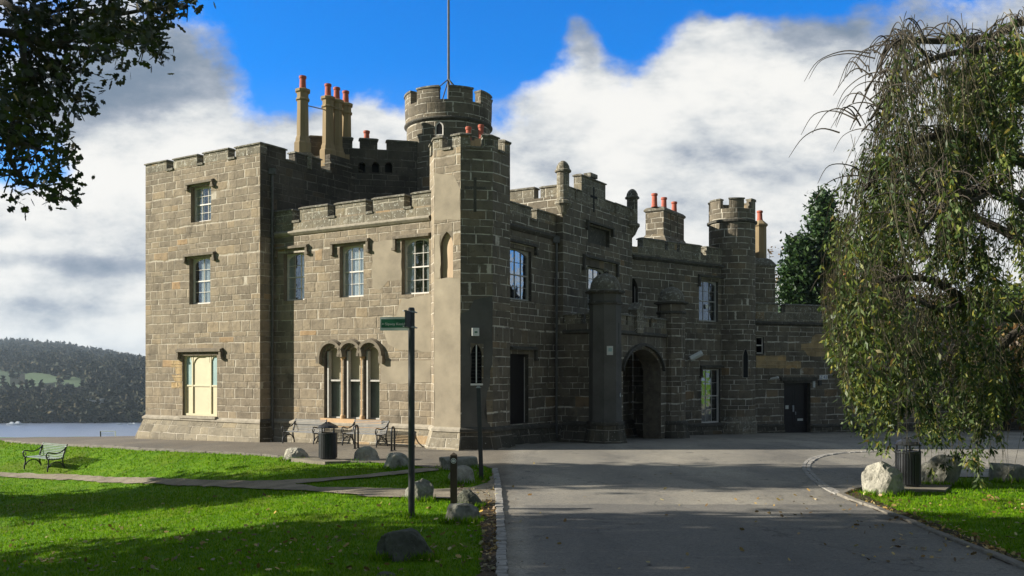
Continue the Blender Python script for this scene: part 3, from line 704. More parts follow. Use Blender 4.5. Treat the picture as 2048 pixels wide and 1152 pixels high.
# ---------------- octagonal tower
mb = MB(); zgo = 9.80; zto = 10.26
octf = [F(oct_[i], oct_[(i+1) % 8]) for i in range(8)]
fo0 = F(oct_[0], oct_[1]); fo1 = F(oct_[1], oct_[2]); fo2 = F(oct_[2], oct_[3])
hl = hole(fo0, 881, 906, 463, 559); hl2 = hole(fo1, 942, 964, 688, 767)
cr = [(fo1.u(947), fo1.u(953), fo1.z(950, 424), fo1.z(950, 355)), (fo1.u(929), fo1.u(973), fo1.z(950, 379), fo1.z(950, 373))]
block(mb, oct_, ZB, zgo, {0: [hl], 1: [hl2]}, 0, topm=6)
mb2 = MB()
for k in range(8):
    f = octf[k]; g0, g1 = .33, .73
    # each half merlon belongs to a corner: build as mitred band pieces
    A, B, C_ = oct_[k-1], oct_[k], oct_[(k+1) % 8]
    fa = octf[k-1]; fb = octf[k]
    p0 = fa.xy(g1); p1 = B; p2 = fb.xy(g0)
    def inn(p, n_, d_): return p+n_*d_
    hN = (fa.N+fb.N).normalized(); mi = 1/hN.dot(fa.N)
    def ring(o_, z_): 
        a_ = fa.xy(g1 - (.045 if o_ > 0.01 else 0), o_); b_ = B+hN*o_*mi; c_ = fb.xy(g0 + (.045 if o_ > .01 else 0), o_)
        return [(p.x, p.y, z_) for p in (a_, b_, c_)]
    z1 = zto-.09; th = .3
    o0, o1 = ring(0, zgo+.001), ring(0, z1); i0, i1 = ring(-th, zgo+.001), ring(-th, z1)
    for j in range(2):
        mb2.face([o0[j], o0[j+1], o1[j+1], o1[j]], 0); mb2.face([i0[j+1], i0[j], i1[j], i1[j+1]], 0)
    mb2.face([i0[0], o0[0], o1[0], i1[0]], 0); mb2.face([o0[2], i0[2], i1[2], o1[2]], 0)
    q0, q1 = ring(.045, z1), ring(.045, z1+.05); q2 = ring(-.06, z1+.1); j0, j1 = ring(-th-.03, z1), ring(-th-.03, z1+.1)
    for j in range(2):
        mb2.face([q0[j], q0[j+1], q1[j+1], q1[j]], 1); mb2.face([q1[j], q1[j+1], q2[j+1], q2[j]], 1); mb2.face([q2[j], q2[j+1], j1[j+1], j1[j]], 1)
        mb2.face([j0[j+1], j0[j], j1[j], j1[j+1]], 1); mb2.face([j0[j], j0[j+1], q0[j+1], q0[j]], 1)
    mb2.face([j0[0], q0[0], q1[0], q2[0], j1[0]], 1); mb2.face([q0[2], j0[2], j1[2], q2[2], q1[2]], 1)
    fbox(mb2, f, g0+.02, g1-.02, zgo-.04, zgo+.035, -.33, .05, 1)
lw = (hl[1]-hl[0])/2; arch_panel(mb, fo0, hl[0], hl[1], hl[3]-lw*1.9, hl[3], lancet(lw, lw*1.9), w=0, d=.13, m=3, vb=hl[2])
lw2 = (hl2[1]-hl2[0])/2; arch_panel(mb, fo1, hl2[0], hl2[1], hl2[3]-lw2*2, hl2[3], lancet(lw2, lw2*2), w=0, d=.12, m=3, vb=hl2[2])
room(mb, fo1, *hl2, .13, .5, 2)
oc = part('octagonal_tower', mb, SM, castle, 'octagonal corner tower, lit on its left face and dark on the right')
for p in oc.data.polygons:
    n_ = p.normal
    if p.material_index == 0 and (n_.x > .1 and abs(n_.z) < .5): p.material_index = 7  # faces turned from the sun take the shade-coloured stone
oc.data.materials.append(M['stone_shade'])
bo = part('battlement', mb2, ['parapet', 'coping'], oc)
WS['octagonal_tower'] = WS['castle']*0
bo.matrix_parent_inverse = Matrix.Identity(4)
g = MB(); fbox(g, fo0, hl[0], hl[1], hl[2], hl[3], -.2, -.12); part('lancet_board', g, 'wood_board', castle, 'buff board closing the lancet on the sunlit face')
g = MB()
for (a_, b_, c_, d_) in cr: fbox(g, fo1, a_, b_, c_, d_, -.05, .004 if a_ > fo1.u(935) else .006)
part('cross_slit', g, 'moulding_shade', castle, 'blind cross-shaped arrow slit')
g = MB()
for k in range(9):
    z_ = hl2[2]+.06+(hl2[3]-hl2[2]-.35)*k/8; fbox(g, fo1, hl2[0], hl2[1], z_, z_+.035, -.12, -.05)
part('louvre', g, 'black_door', castle)
g = MB(); c_ = (hl2[0]+hl2[1])/2; fbox(g, fo1, c_-.016, c_+.016, hl2[2]+.02, hl2[3]-.02, -.045, -.02); fbox(g, fo1, hl2[0]-.02, hl2[1]+.02, hl2[2]-.06, hl2[2], -.1, .04)
part('window_bar', g, 'white', castle, 'thin white upright bar and sill of the louvred lancet')
g = MB(); a_, b_ = fo1.u(943), fo1.u(957); fbox(g, fo1, a_, b_, fo1.z(950, 672), fo1.z(950, 656), .001, .13)
al = part('alarm_box', g, 'white', castle, 'cream alarm box above the louvred lancet')
g = MB(); fbox(g, fo1, a_+.08, b_-.06, fo1.z(950, 666), fo1.z(950, 663), .131, .135); part('alarm_label', g, 'sign_green', al)
# cement render patches, 8 mm proud, with ragged outlines
def rag(f, pts, w, mat, seed, label=None, name='render_patch'):
    random.seed(seed); out = []
    P_ = [(f.u(x), f.z(x, y)) for x, y in pts]
    for i in range(len(P_)):
        a_, b_ = V2(P_[i]), V2(P_[(i+1) % len(P_)]); n = max(1, int((b_-a_).length/.22))
        for k in range(n):
            p = a_.lerp(b_, k/n); j = .035 if 0 < k else 0
            out.append((min(max(p.x+random.uniform(-j, j), .0), f.L), p.y+random.uniform(-j, j)))
    g = MB(); me = bmesh.new()
    vs = [me.verts.new(f.P(x, z, w)) for x, z in out]; me.faces.new(vs); bmesh.ops.triangulate(me, faces=me.faces[:])
    for fc in me.faces: g.face([v.co[:] for v in fc.verts])
    me.free(); return part(name, g, mat, castle, label)
rag(fo0, [(868, 556), (922, 556), (922, 857), (869, 857)], .008, 'render', 2, 'smooth cement render on the sunlit face of the octagonal tower')
rag(fo0, [(868, 470), (880, 470), (880, 556), (868, 556)], .007, 'render', 22)
rag(fo0, [(868, 345), (908, 350), (921, 380), (921, 440), (869, 440)], .006, 'render', 4)
rag(fo1, [(922, 628), (938, 620), (948, 600), (985, 592), (985, 686), (922, 686)], .008, 'render_shade', 5, 'cement render darkened for the shaded face of the octagonal tower')
rag(fo1, [(922, 684), (941, 684), (941, 772), (922, 772)], .009, 'render_shade', 51)
rag(fo1, [(967, 684), (985, 684), (979, 772), (967, 772)], .010, 'render_shade', 52)
rag(fo1, [(922, 770), (980, 770), (972, 800), (968, 830), (983, 855), (922, 855)], .007, 'render_shade', 53)
rag(fM, [(744, 484), (786, 480), (803, 500), (803, 560), (776, 562), (760, 580), (744, 575)], .006, 'render', 6)
rag(fM, [(804, 598), (864, 588), (864, 704), (836, 705), (832, 700), (800, 700), (776, 688), (768, 660), (790, 640)], .006, 'render', 7)
rag(fM, [(762, 722), (862, 720), (862, 765), (762, 768)], .006, 'render', 8)
rag(fLT, [(343, 722), (364, 722), (364, 735), (343, 735)], .006, 'tan_block', 9, name='stone_repair')
rag(fLT, [(350, 735.5), (364, 735.5), (364, 748), (352, 748)], .006, 'tan_block', 10, name='stone_repair')
rag(fLT, [(343, 764), (364, 764), (364, 777), (343, 777)], .006, 'tan_block', 11, name='stone_repair')
rag(fLT, [(343, 749), (364, 749), (364, 763), (350, 763)], .006, 'tan_block', 12, name='stone_repair')
# ---------------- right-hand wing W1
fW = F(W1a, W1b); mb = MB()
hw1 = hole(fW, 1010, 1063, 498, 600); hw2 = hole(fW, 1010, 1057, 708, 848)
poly = [W1a-dR*.8, W1b, W1b+dL*3, W1a-dR*.8+dL*3]; o_ = .8
H = [(h[0]+o_, h[1]+o_, h[2], h[3]) for h in (hw1, hw2)]
fWb = F(poly[0], poly[1])
block(mb, poly, ZB, 8.02, {0: H}, 0, topm=6)
for h in H: reveal(mb, fWb, *h, .2, 3); room(mb, fWb, *h, .2, .9, 2)
ms = [(fW.u(1015), fW.u(1062.5)), (fW.u(1073.5), fW.L-.02)]
crenel(mb, fW, ms, 8.02, .45, m=4); gapsill(mb, fW, [(ms[0][1], ms[1][0])], 8.02)
mb.band([W1a, W1b-dR*.02], [(0, 7.46), (.05, 7.48), (.12, 7.56), (.12, 7.62), (.0, 7.68)], m=5)
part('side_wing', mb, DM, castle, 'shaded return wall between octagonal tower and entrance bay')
window(fW, *hw1, d=.16, cols=4, cur=None, mat='timber_grey', hoodp=(fW.u(1012), fW.u(1071), fW.z(1050, 484), dict(drop=.2, ends=(0, 1))), hm='moulding_shade')
g = MB(); fbox(g, fW, hw2[0]+.002, hw2[1]-.002, hw2[2], hw2[3], -.22, -.16); o = part('door', g, 'black_door', castle, 'tall dark boarded doorway with a pale vertical edge')
g = MB(); fbox(g, fW, hw2[1]-.05, hw2[1]-.02, hw2[2]+.02, hw2[3]-.1, -.159, -.14); part('door_edge', g, 'timber_grey', o)
g = MB(); hood(g, fW, fW.u(1020), fW.u(1071), fW.z(1050, 694), drop=.28, ends=(0, 1)); part('hood_mould', g, 'moulding_shade', o)
# ---------------- entrance bay
fB = F(Bc, Bd); fBs = F(Bc+dL*4.2, Bc); mb = MB(); zgb = 9.13
hb1 = hole(fB, 1175, 1217, 536, 622); hb2 = hole(fB, 1176, 1219, 456, 490)
poly = [Bc+dL*4.2, Bc, Bd, Bd+dL*4.2]
block(mb, poly, ZB, zgb, {1: [hb1, hb2]}, 0, topm=6)
for h in (hb1, hb2): reveal(mb, fB, *h, .2, 3)
room(mb, fB, *hb1, .2, .9, 2)
fbox(mb, fB, hb2[0]-.02, hb2[1]+.02, hb2[2]-.02, hb2[3]+.02, -.3, -.17, 5)
gable_l, gable_r = fB.u(1163), fB.u(1211)
ms = [(.1, fB.u(1150)), (fB.u(1153), gable_l-.005), (gable_r+.005, fB.u(1228)), (fB.u(1233), fB.L-.1)]
crenel(mb, fB, ms, zgb, .47, m=4)
crenel(mb, fB, [(gable_l, gable_r)], zgb+.002, 1.12, m=4)
fbox(mb, fB, (gable_l+gable_r)/2-.3, (gable_l+gable_r)/2+.3, zgb+1.121, zgb+1.28, -.3, .02, 1)
ms = [(fBs.u(1015), fBs.u(1068)), (fBs.u(1081), fBs.L-.1)]
crenel(mb, fBs, ms, zgb, .47, m=4)
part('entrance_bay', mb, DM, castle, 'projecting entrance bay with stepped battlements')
g = MB(); c_ = (gable_l+gable_r)/2
fbox(g, fB, c_-.06, c_+.06, zgb-.25, zgb+.75, -.05, .006); fbox(g, fB, c_-.3, c_+.3, zgb+.3, zgb+.4, -.05, .008)
part('cross_slit', g, 'void', castle, 'cross-shaped slit in the stepped gable')
g = MB(); hood(g, fB, fB.u(1172), fB.u(1224), fB.z(1198, 447), drop=.2, pr=.14); part('panel_hood', g, 'moulding_shade', castle)
window(fB, *hb1, cols=4, cur=None, mat='timber_grey', hoodp=(fB.u(1165), fB.u(1234), fB.z(1200, 516), dict(drop=.42)), hm='moulding_shade', label='arched window behind the porch dome')
for cc in (Bc, Bd):
    g = MB(); rr = .235
    g.lathe((cc.x, cc.y), [(.02, 8.32), (.14, 8.45), (.26, 8.72), (.33, 8.80), (.33, 8.90), (rr, 8.95), (rr, 9.98), (.31, 10.0), (.31, 10.07), (.26, 10.1), (.235, 10.22), (.17, 10.34), (.08, 10.41), (.01, 10.43)], 12)
    part('pinnacle', g, 'parapet', castle, 'round domed pinnacle on a corbel at the bay corner')
# ---------------- porch
Pp0 = Bc+nR*1.75; Pp1 = Pp0+dR*6.3; fP = F(Pp0, Pp1); fPs = F(Pp0+dL*1.74, Pp0); mb = MB(); zgp = 4.32
ua, ub = fP.u(1246), fP.u(1322); zc = 3.42; zs = 2.55; th = .80
hA = (ua, ub, -.9, zc)
wallface(mb, fP, 0, fP.L, ZB, zgp, [hA]); wallface(mb, fPs, 0, fPs.L, ZB, zgp)
arch_panel(mb, fP, ua, ub, zs, zc, tudor((ub-ua)/2, zc-zs, 12), w=0, d=th, m=0, md=7, vb=-.9)
fin = F(Pp0-nR*th, Pp1-nR*th)
wallface(mb, fin, 0, fin.L, ZB, zgp, [(ua, ub, -.9, zc)], 0, 0)
q = [Pp0+dL*1.9, Pp0, Pp1, Pp1+dL*1.9]
mb.face([(p.x, p.y, zgp) for p in q], 6)
f3 = F(Pp1, Pp1+dL*1.74); wallface(mb, f3, 0, f3.L, ZB, zgp)
ms = [(.55, 1.05), (1.2, 1.75), (3.15+.55, 4.35), (4.55, 5.1), (5.3, 5.8)]
umid = fP.u(1275)
ms = [(.5, fP.u(1252)), (fP.u(1255.5), umid-.35), (umid+.42, fP.u(1298)), (fP.u(1303), fP.L-.5)]
crenel(mb, fP, ms, zgp, .42, m=4, th=.3)
crenel(mb, fPs, [(.05, .75), (.95, 1.5)], zgp, .42, m=4, th=.3)
# niche block with gabled top
fbox(mb, fP, umid-.30, umid+.36, zgp-.28, zgp+.62, -.25, .12, 4)
a_, b_ = umid-.34, umid+.40; c_ = (a_+b_)/2
tri = [(a_, zgp+.621), (b_, zgp+.621), (c_, zgp+.92)]
mb.face([fP.P(x, z, .15) for x, z in tri], 1); mb.face([fP.P(x, z, -.27) for x, z in tri][::-1], 1)
for i in range(3):
    (xa, za), (xb, zb) = tri[i], tri[(i+1) % 3]; mb.face([fP.P(xb, zb, .15), fP.P(xa, za, .15), fP.P(xa, za, -.27), fP.P(xb, zb, -.27)], 1)
mb.band([Pp0+dL*1.74, Pp0, Pp1], [(0, 3.93), (.09, 3.98), (.09, 4.05), (0, 4.10)], m=3)
# arch hood
A = tudor((ub-ua)/2+.16, zc-zs+.13, 14)
for (xa, ya), (xb, yb) in zip(A, A[1:]):
    p_ = [fP.P(ua-.16+xa, zs+ya, w_) for w_ in (-.01, .13)]; q_ = [fP.P(ua-.16+xb, zs+yb, w_) for w_ in (-.01, .13)]
    p2 = [fP.P(ua-.16+xa, zs+ya+.11, w_) for w_ in (.13, -.01)]; q2 = [fP.P(ua-.16+xb, zs+yb+.11, w_) for w_ in (.13, -.01)]
    mb.face([p_[0], q_[0], q_[1], p_[1]], 3); mb.face([p_[1], q_[1], q2[0], p2[0]], 3); mb.face([p2[0], q2[0], q2[1], p2[1]], 3)
po = part('porch', mb, DM+['moulding'], castle, 'shaded stone entrance porch with a wide flat-arched opening')
g = MB(); fbox(g, fB, 1.2, 4.6, -.8, 2.9, .02, .1); part('inner_door', g, 'black_door', castle)
for cc, dz_ in ((Pp0, 0.0), (Pp1, -.28)):
    g = MB(); r8 = R(22.5)+math.atan2(dR.y, dR.x)
    g.lathe((cc.x, cc.y), [(.86, ZB+.2, 4), (.84, -.25+dz_, 4), (.66, .60+dz_, 4), (.70, .62+dz_, 3), (.70, .72+dz_, 3), (.60, .76+dz_, 3), (.575, 4.95), (.63, 4.98, 3), (.63, 5.04, 3), (.575, 5.08, 3), (.575, 5.34), (.73, 5.40, 3), (.73, 5.46, 3), (.58, 5.50, 1)], 8, r8)
    pr_ = part('porch_turret', g, ['render_shade' if dz_ == 0 else 'stone_shade', 'coping', 'void', 'moulding_shade', 'plinth_shade'], castle, 'octagonal porch turret under a lichened dome')
    g = MB(); prof = [(.56, 5.50)]
    for k in range(1, 8): a_ = math.pi/2*k/8; prof.append((.56*math.cos(a_)**.8, 5.50+.60*math.sin(a_)))
    prof += [(.05, 6.13), (.09, 6.17), (.10, 6.22), (.07, 6.28), (.005, 6.30)]
    g.lathe((cc.x, cc.y), prof, 16, r8)
    dm = part('dome', g, 'coping', pr_); dm.matrix_parent_inverse = Matrix.Identity(4)
    fq = F(cc+nR*.533-dR*.2, cc+nR*.533+dR*.2)
    g = MB(); fbox(g, fq, .19, .23, 2.9, 4.3, -.03, .006); s_ = part('slit', g, 'void', pr_); s_.matrix_parent_inverse = Matrix.Identity(4)
fq = F(Pp0+rot(nR, R(-45))*.535-rot(dR, R(-45))*.25, Pp0+rot(nR, R(-45))*.535+rot(dR, R(-45))*.25)
g = MB(); a_ = fq.u(1213.5); b_ = fq.u(1225.5); fbox(g, fq, a_, b_, fq.z(1219, 710), fq.z(1219, 692), .001, .03); o = part('notice', g, 'paper', castle, 'pale framed notice on the porch turret')
g = MB(); fbox(g, fq, a_+.05, b_-.04, fq.z(1219, 703), fq.z(1219, 696), .0305, .034); part('notice_print', g, 'blue_glass', o)
fq2 = F(Pp0+nR*.533-dR*.22, Pp0+nR*.533+dR*.22)
g = MB(); c_ = fq2.xy(fq2.u(1239)); zz = fq2.z(1239, 790)
ring_ = [(fq2.u(1239)+.075*math.cos(a), zz+.12*math.sin(a)) for a in [2*math.pi*k/16 for k in range(16)]]
for i in range(16):
    j = (i+1) % 16; g.face([fq2.P(*ring_[i], .002), fq2.P(*ring_[j], .002), fq2.P(*ring_[j], .03), fq2.P(*ring_[i], .03)])
g.face([fq2.P(*p, .03) for p in ring_])
o = part('plaque', g, 'iron', castle, 'small black oval plaque with a white emblem')
g = MB()
for (x, z, r_) in ((0, .045, .022), (0, -.01, .035), (0, -.05, .026)): g.face([fq2.P(fq2.u(1239)+x+r_*math.cos(a), zz+z+r_*math.sin(a), .032) for a in [2*math.pi*k/10 for k in range(10)]])
part('emblem', g, 'white', o)
rag(F(Pp0+nR*.533-dR*.22, Pp0+nR*.533+dR*.22), [(1229, 730), (1246, 735), (1250, 850), (1228, 850)], .003, 'moulding_light', 15, 'pale bare stone patch on the porch turret', 'stone_repair')
# ---------------- right main wall with chimney stack
fC = F(C0, C1); mb = MB(); nC = fC.N
hc1 = hole(fC, 1398, 1436, 562, 643); hc2 = hole(fC, 1403, 1441, 738, 846); hcl = hole(fC, 1258, 1276, 556, 612)
poly = [C0-fC.U*.5, C1+fC.U*.4, C1-nC*6+fC.U*.4, C0-nC*6-fC.U*.5]; o_ = .5
fCb = F(poly[0], poly[1]); H = [(h[0]+o_, h[1]+o_, h[2], h[3]) for h in (hc1, hc2, hcl)]
block(mb, poly, ZB-.6, 8.05, {0: H}, 0, topm=6)
for h in H[:2]: reveal(mb, fCb, *h, .2, 3); room(mb, fCb, *h, .2, .9, 2)
h = H[2]; lw = (h[1]-h[0])/2; arch_panel(mb, fCb, h[0], h[1], h[3]-lw*2, h[3], lancet(lw, lw*2), d=.2, m=0, md=3, vb=h[2]); room(mb, fCb, *h, .2, .8, 2)
ms = [(fC.u(1286), fC.u(1330)), (fC.u(1336), fC.u(1354)), (fC.u(1360), fC.u(1402)), (fC.u(1413), fC.u(1445))]
crenel(mb, fC, ms, 8.05, .47, m=4)
mb.band([C0, C1], [(0, 7.48), (.05, 7.5), (.12, 7.58), (.12, 7.64), (.0, 7.70)], m=3)
wallface(mb, fC, 0, fC.L, 7.70, 8.05, (), 4, .012)
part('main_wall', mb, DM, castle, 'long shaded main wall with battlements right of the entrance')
window(fC, *hc1, d=.15, cols=3, cur=None, mat='timber_grey', hoodp=(fC.u(1396), fC.u(1447), fC.z(1420, 551), dict(drop=.38, ends=(1, 0))), hm='moulding_shade', label='upper sash window with a round vent in its middle')
g = MB(); uu = (hc1[0]+hc1[1])/2; zz = fC.z(1417, 613); r_ = .11
g.face([fC.P(uu+r_*math.cos(a), zz+r_*math.sin(a), -.10) for a in [2*math.pi*k/20 for k in range(20)]]); part('vent', g, 'white', castle, 'round white vent in the upper sash window')
window(fC, *hc2, d=.15, cols=3, rows=(2, 2), head=0, cur=None, mat='timber', hoodp=(fC.u(1400), fC.u(1451), fC.z(1425, 731), dict(drop=.38, ends=(1, 0))), hm='moulding_shade')
g = MB(); h = hcl; fbox(g, fC, h[0], h[0]+.04, h[2], h[3]-.1, -.2, -.16); fbox(g, fC, h[1]-.04, h[1], h[2], h[3]-.1, -.2, -.16); fbox(g, fC, h[0]+.041, h[1]-.041, h[2], h[2]+.05, -.2, -.15)
fbox(g, fC, (h[0]+h[1])/2-.012, (h[0]+h[1])/2+.012, h[2]+.051, h[3], -.19, -.17)
part('lancet_window', g, 'timber_grey', castle)
K = V2((7.27, 43.2)); g = MB(); poly = [K+dL*.93, K, K+dR*2.67, K+dR*2.67+dL*.93]
block(g, poly, 6.5, 10.32)
g.band(poly, [(0, 10.22), (.07, 10.28), (.07, 10.36), (-.03, 10.46), (-.2, 10.5)], True, m=1)
g.band(poly, [(.55, 8.0), (.25, 8.75), (0.003, 9.15)], True, m=0)
for k in (1, 2):
    f_ = F(K, K+dR*2.67); 
    fbox(g, f_, k*.89-.03, k*.89+.03, 9.2, 10.2, -.05, .03, 1)
st_ = part('chimney_stack', g, ['stone_shade', 'coping'], castle, 'broad stone chimney stack carrying three red pots')
def pot(cx_, cy_, z0, z1, r=.13, parent=None):
    g = MB(); h = z1-z0
    g.lathe((cx_, cy_), [(r*1.12, z0), (r*1.12, z0+.05), (r, z0+.08), (r*.88, z1-.12), (r*1.1, z1-.10), (r*1.12, z1-.02), (r*.95, z1), (r*.8, z1-.02)], 16, smooth_hack)
    o = part('chimney_pot', g, 'pot', parent or castle)
    if parent is not None: o.matrix_parent_inverse = Matrix.Identity(4)
    return o
smooth_hack = 0.0
for px_ in (1309, 1328, 1348.5):
    f_ = F(K+dL*.46, K+dL*.46+dR*2.67); u_ = f_.u(px_); q = f_.xy(u_); pot(q.x, q.y, 10.46, 11.12, .14, st_)
# ---------------- round stair turret and low wing
mb = MB()
mb.lathe((TT.x, TT.y), [(1.22, -1.5, 4), (1.20, .0, 4), (TR, .35, 4), (TR, 9.72), (TR+.09, 9.76, 3), (TR+.09, 9.85, 3), (TR+.0, 9.90, 3), (TR, 10.40), ], 40, m=0)
for k in range(6):
    a0 = R(-92-19+60*k); a1 = R(-92+19+60*k) 
    mb.arcbox((TT.x, TT.y), TR-.26, TR, a0, a1, 10.40, 10.83, 8, 0); mb.arcbox((TT.x, TT.y), TR-.3, TR+.04, a0-.02, a1+.02, 10.831, 10.90, 8, 1)
part('stair_turret', mb, DM, castle, 'slim round turret with battlements, left of the buff chimney', smooth=False)
ang = math.atan2(-1, -.02); 
fT = F(TT+V2((-.25, -TR-.0)), TT+V2((.75, -TR+.25)))
g = MB(); pa = TT+V2((math.cos(R(-70)), math.sin(R(-70))))*(TR+.004); tdir = V2((-math.sin(R(-70)), math.cos(R(-70))))
fT = F(pa-tdir*.17, pa+tdir*.17); z0_, z1_ = EYE+(HY-755)/FPX*43.4, EYE+(HY-697)/FPX*43.4
arch_ = lancet(.17, .4); pts_ = [(0, z0_)]+[(x, z1_-.4+y) for x, y in arch_]+[(.34, z0_)]
g.face([fT.P(x, z, .0) for x, z in pts_][::-1]); 
o = part('lancet_window', g, 'void', castle, 'narrow pointed window low on the round turret')
g = MB()
for (xa, za), (xb, zb) in zip(pts_, pts_[1:]+pts_[:1]):
    c_ = V2(((xa+xb)/2, (za+zb)/2)); 
    g.face([fT.P(xa, za, .006), fT.P(xb, zb, .006), fT.P(.17+(xb-.17)*.78, zb-.02, .03), fT.P(.17+(xa-.17)*.78, za-.02, .03)])
part('frame', g, 'moulding_light', o)
fX = F(X0, X1); mb = MB()
hd = (fX.u(1568), fX.u(1621), fX.z(1595, 868), fX.z(1595, 766)); hx = hole(fX, 1513, 1528, 674, 707)
poly = [X0, X1, X1-fX.N*6, X0-fX.N*6]; zX = fX.z(1600, 626)
block(mb, poly, -2.2, zX, {0: [hd, hx]}, 0, topm=6)
reveal(mb, fX, *hd, .3, 3); reveal(mb, fX, *hx, .15, 3); room(mb, fX, *hx, .15, .6, 2)
us = [fX.u(p) for p in (1495, 1556, 1571, 1642, 1657, 1727, 1742, 1810, 1826, 1895, 1912, 1980, 2000, 2070)]
crenel(mb, fX, [(max(.0, us[i]), us[i+1]) for i in range(0, 14, 2)], zX, .46, m=4)
wallface(mb, fX, 0, fX.L, fX.z(1600, 644), zX, (), 4, .012)
zs_ = fX.z(1600, 648); mb.band([X0, X1], [(0, zs_-.1), (.1, zs_-.02), (.1, zs_+.05), (0, zs_+.1)], m=3)
part('low_wing', mb, DM, castle, 'low single-storey wing running right behind the weeping tree')
g = MB(); fbox(g, fX, hd[0]-.25, hd[1]+.35, hd[3]+.12, hd[3]+.3, -.02, .14); fbox(g, fX, hd[0]-.04, hd[1]+.04, hd[3]+.001, hd[3]+.119, -.02, .05); part('door_lintel', g, 'moulding_shade', castle)
g = MB(); fbox(g, fX, hd[0], hd[1], hd[2]-.3, hd[3], -.36, -.28); do = part('door', g, 'black_door', castle, 'dark double door in the low wing with notices')
um_ = (hd[0]+hd[1])/2
g = MB()
for (xa, xb) in ((hd[0]+.08, um_-.05), (um_+.05, hd[1]-.08)):
    for za, zb in ((.12, .42), (.47, .93)):
        z0_ = hd[2]+(hd[3]-hd[2])*za; z1_ = hd[2]+(hd[3]-hd[2])*zb
        for q in ((xa, xb, z0_, z0_+.05), (xa, xb, z1_-.05, z1_), (xa, xa+.05, z0_+.051, z1_-.051), (xb-.05, xb, z0_+.051, z1_-.051)): fbox(g, fX, *q, -.279, -.262)
part('door_panel', g, 'black_door', do)
g = MB(); fbox(g, fX, fX.u(1591), fX.u(1594), fX.z(1592, 824), fX.z(1592, 811), -.275, -.22); fbox(g, fX, fX.u(1597), fX.u(1598.5), fX.z(1597, 830), fX.z(1597, 824), -.275, -.24); part('handle', g, 'metal', do)
g = MB(); fbox(g, fX, fX.u(1578), fX.u(1584), fX.z(1581, 820), fX.z(1581, 811), -.279, -.27); part('notice', g, 'paper', do)
g = MB(); fbox(g, fX, fX.u(1602), fX.u(1613), fX.z(1607, 842), fX.z(1607, 837.5), -.279, -.27); part('letter_plate', g, 'paper', do)
g = MB(); fbox(g, fX, hx[0], hx[0]+.05, hx[2], hx[3], -.15, -.1); fbox(g, fX, hx[1]-.05, hx[1], hx[2], hx[3], -.15, -.1); fbox(g, fX, hx[0]+.051, hx[1]-.051, (hx[2]+hx[3])/2-.03, (hx[2]+hx[3])/2+.03, -.15, -.1); fbox(g, fX, hx[0]+.051, hx[1]-.051, hx[2], hx[2]+.05, -.15, -.1); fbox(g, fX, hx[0]+.051, hx[1]-.051, hx[3]-.05, hx[3], -.15, -.1)
part('window', g, 'timber', castle, 'small white-framed window beside the round turret')
def textobj(name, body, f, u, v, wv, size, mat, parent, ident=False):
    cu = bpy.data.curves.new(name, 'FONT'); cu.body = body; cu.size = size; cu.extrude = .001; cu.align_x = 'CENTER'; cu.align_y = 'CENTER'
    tmp = bpy.data.objects.new(name, cu); COL.objects.link(tmp); dg = bpy.context.evaluated_depsgraph_get()
    me = bpy.data.meshes.new_from_object(tmp.evaluated_get(dg)); bpy.data.objects.remove(tmp)
    q = Vector(f.P(u, v, wv)); mt = Matrix(((f.U.x, 0, f.N.x, q.x), (f.U.y, 0, f.N.y, q.y), (0, 1, 0, q.z), (0, 0, 0, 1)))
    me.transform(mt); me.materials.clear(); me.materials.append(M[mat])
    o = bpy.data.objects.new(name, me); COL.objects.link(o); o.parent = parent
    o.matrix_parent_inverse = Matrix.Identity(4) if ident else Matrix.Translation(-WS.get(parent.name, Vector((0, 0, 0))))
    return o
g = MB(); fbox(g, fX, fX.u(1638.5), fX.u(1654.5), fX.z(1646, 759), fX.z(1646, 750), .001, .03); sg = part('number_sign', g, 'white', castle, 'white wall sign with blue Z43 right of the door')
textobj('lettering', 'Z 43', fX, fX.u(1646.5), fX.z(1646, 754.6), .032, .24, 'sign_blue', sg, True)
g = MB(); fbox(g, fX, fX.u(1624.5), fX.u(1628.5), fX.z(1626, 775), fX.z(1626, 762), .001, .08); part('wall_light', g, 'paper', castle, 'small pale bulkhead light beside the door')
g = MB(); fbox(g, fX, fX.u(1636), fX.u(1641), fX.z(1638, 771), fX.z(1638, 761), .001, .10); part('bell_box', g, 'iron', castle)
for (f_, x0, x1, y0, y1, yaw) in ((fX, 1539, 1545, 754.5, 758, 0), (fC, 1377, 1389, 706, 718, 1)):
    g = MB()
    p = [f_.P(f_.u(x0), f_.z(x0, y1), .1), f_.P(f_.u(x1), f_.z(x1, y0), .45)]
    g.tube(p, .06 if yaw == 0 else .13, 8); g.tube([f_.P(f_.u(x0), f_.z(x0, y1)-.05, 0), f_.P(f_.u(x0), f_.z(x0, y1), .12)], .03, 6)
    part('security_camera' if yaw == 0 else 'floodlight', g, 'white', castle, 'small white security camera left of the door' if yaw == 0 else 'tilted white floodlight right of the porch')
for pts, sd_ in (([(1632, 668), (1676, 668), (1676, 712), (1616, 712), (1608, 700), (1602, 700), (1602, 688), (1622, 686), (1624, 674), (1632, 674)], 1), ([(1512, 711), (1572, 711), (1572, 722), (1602, 723), (1602, 736), (1560, 737), (1512, 735)], 2)):
    rag(fX, pts, .006, 'tan_block', sd_, 'patch of newer tan stone on the low wing', 'stone_repair')
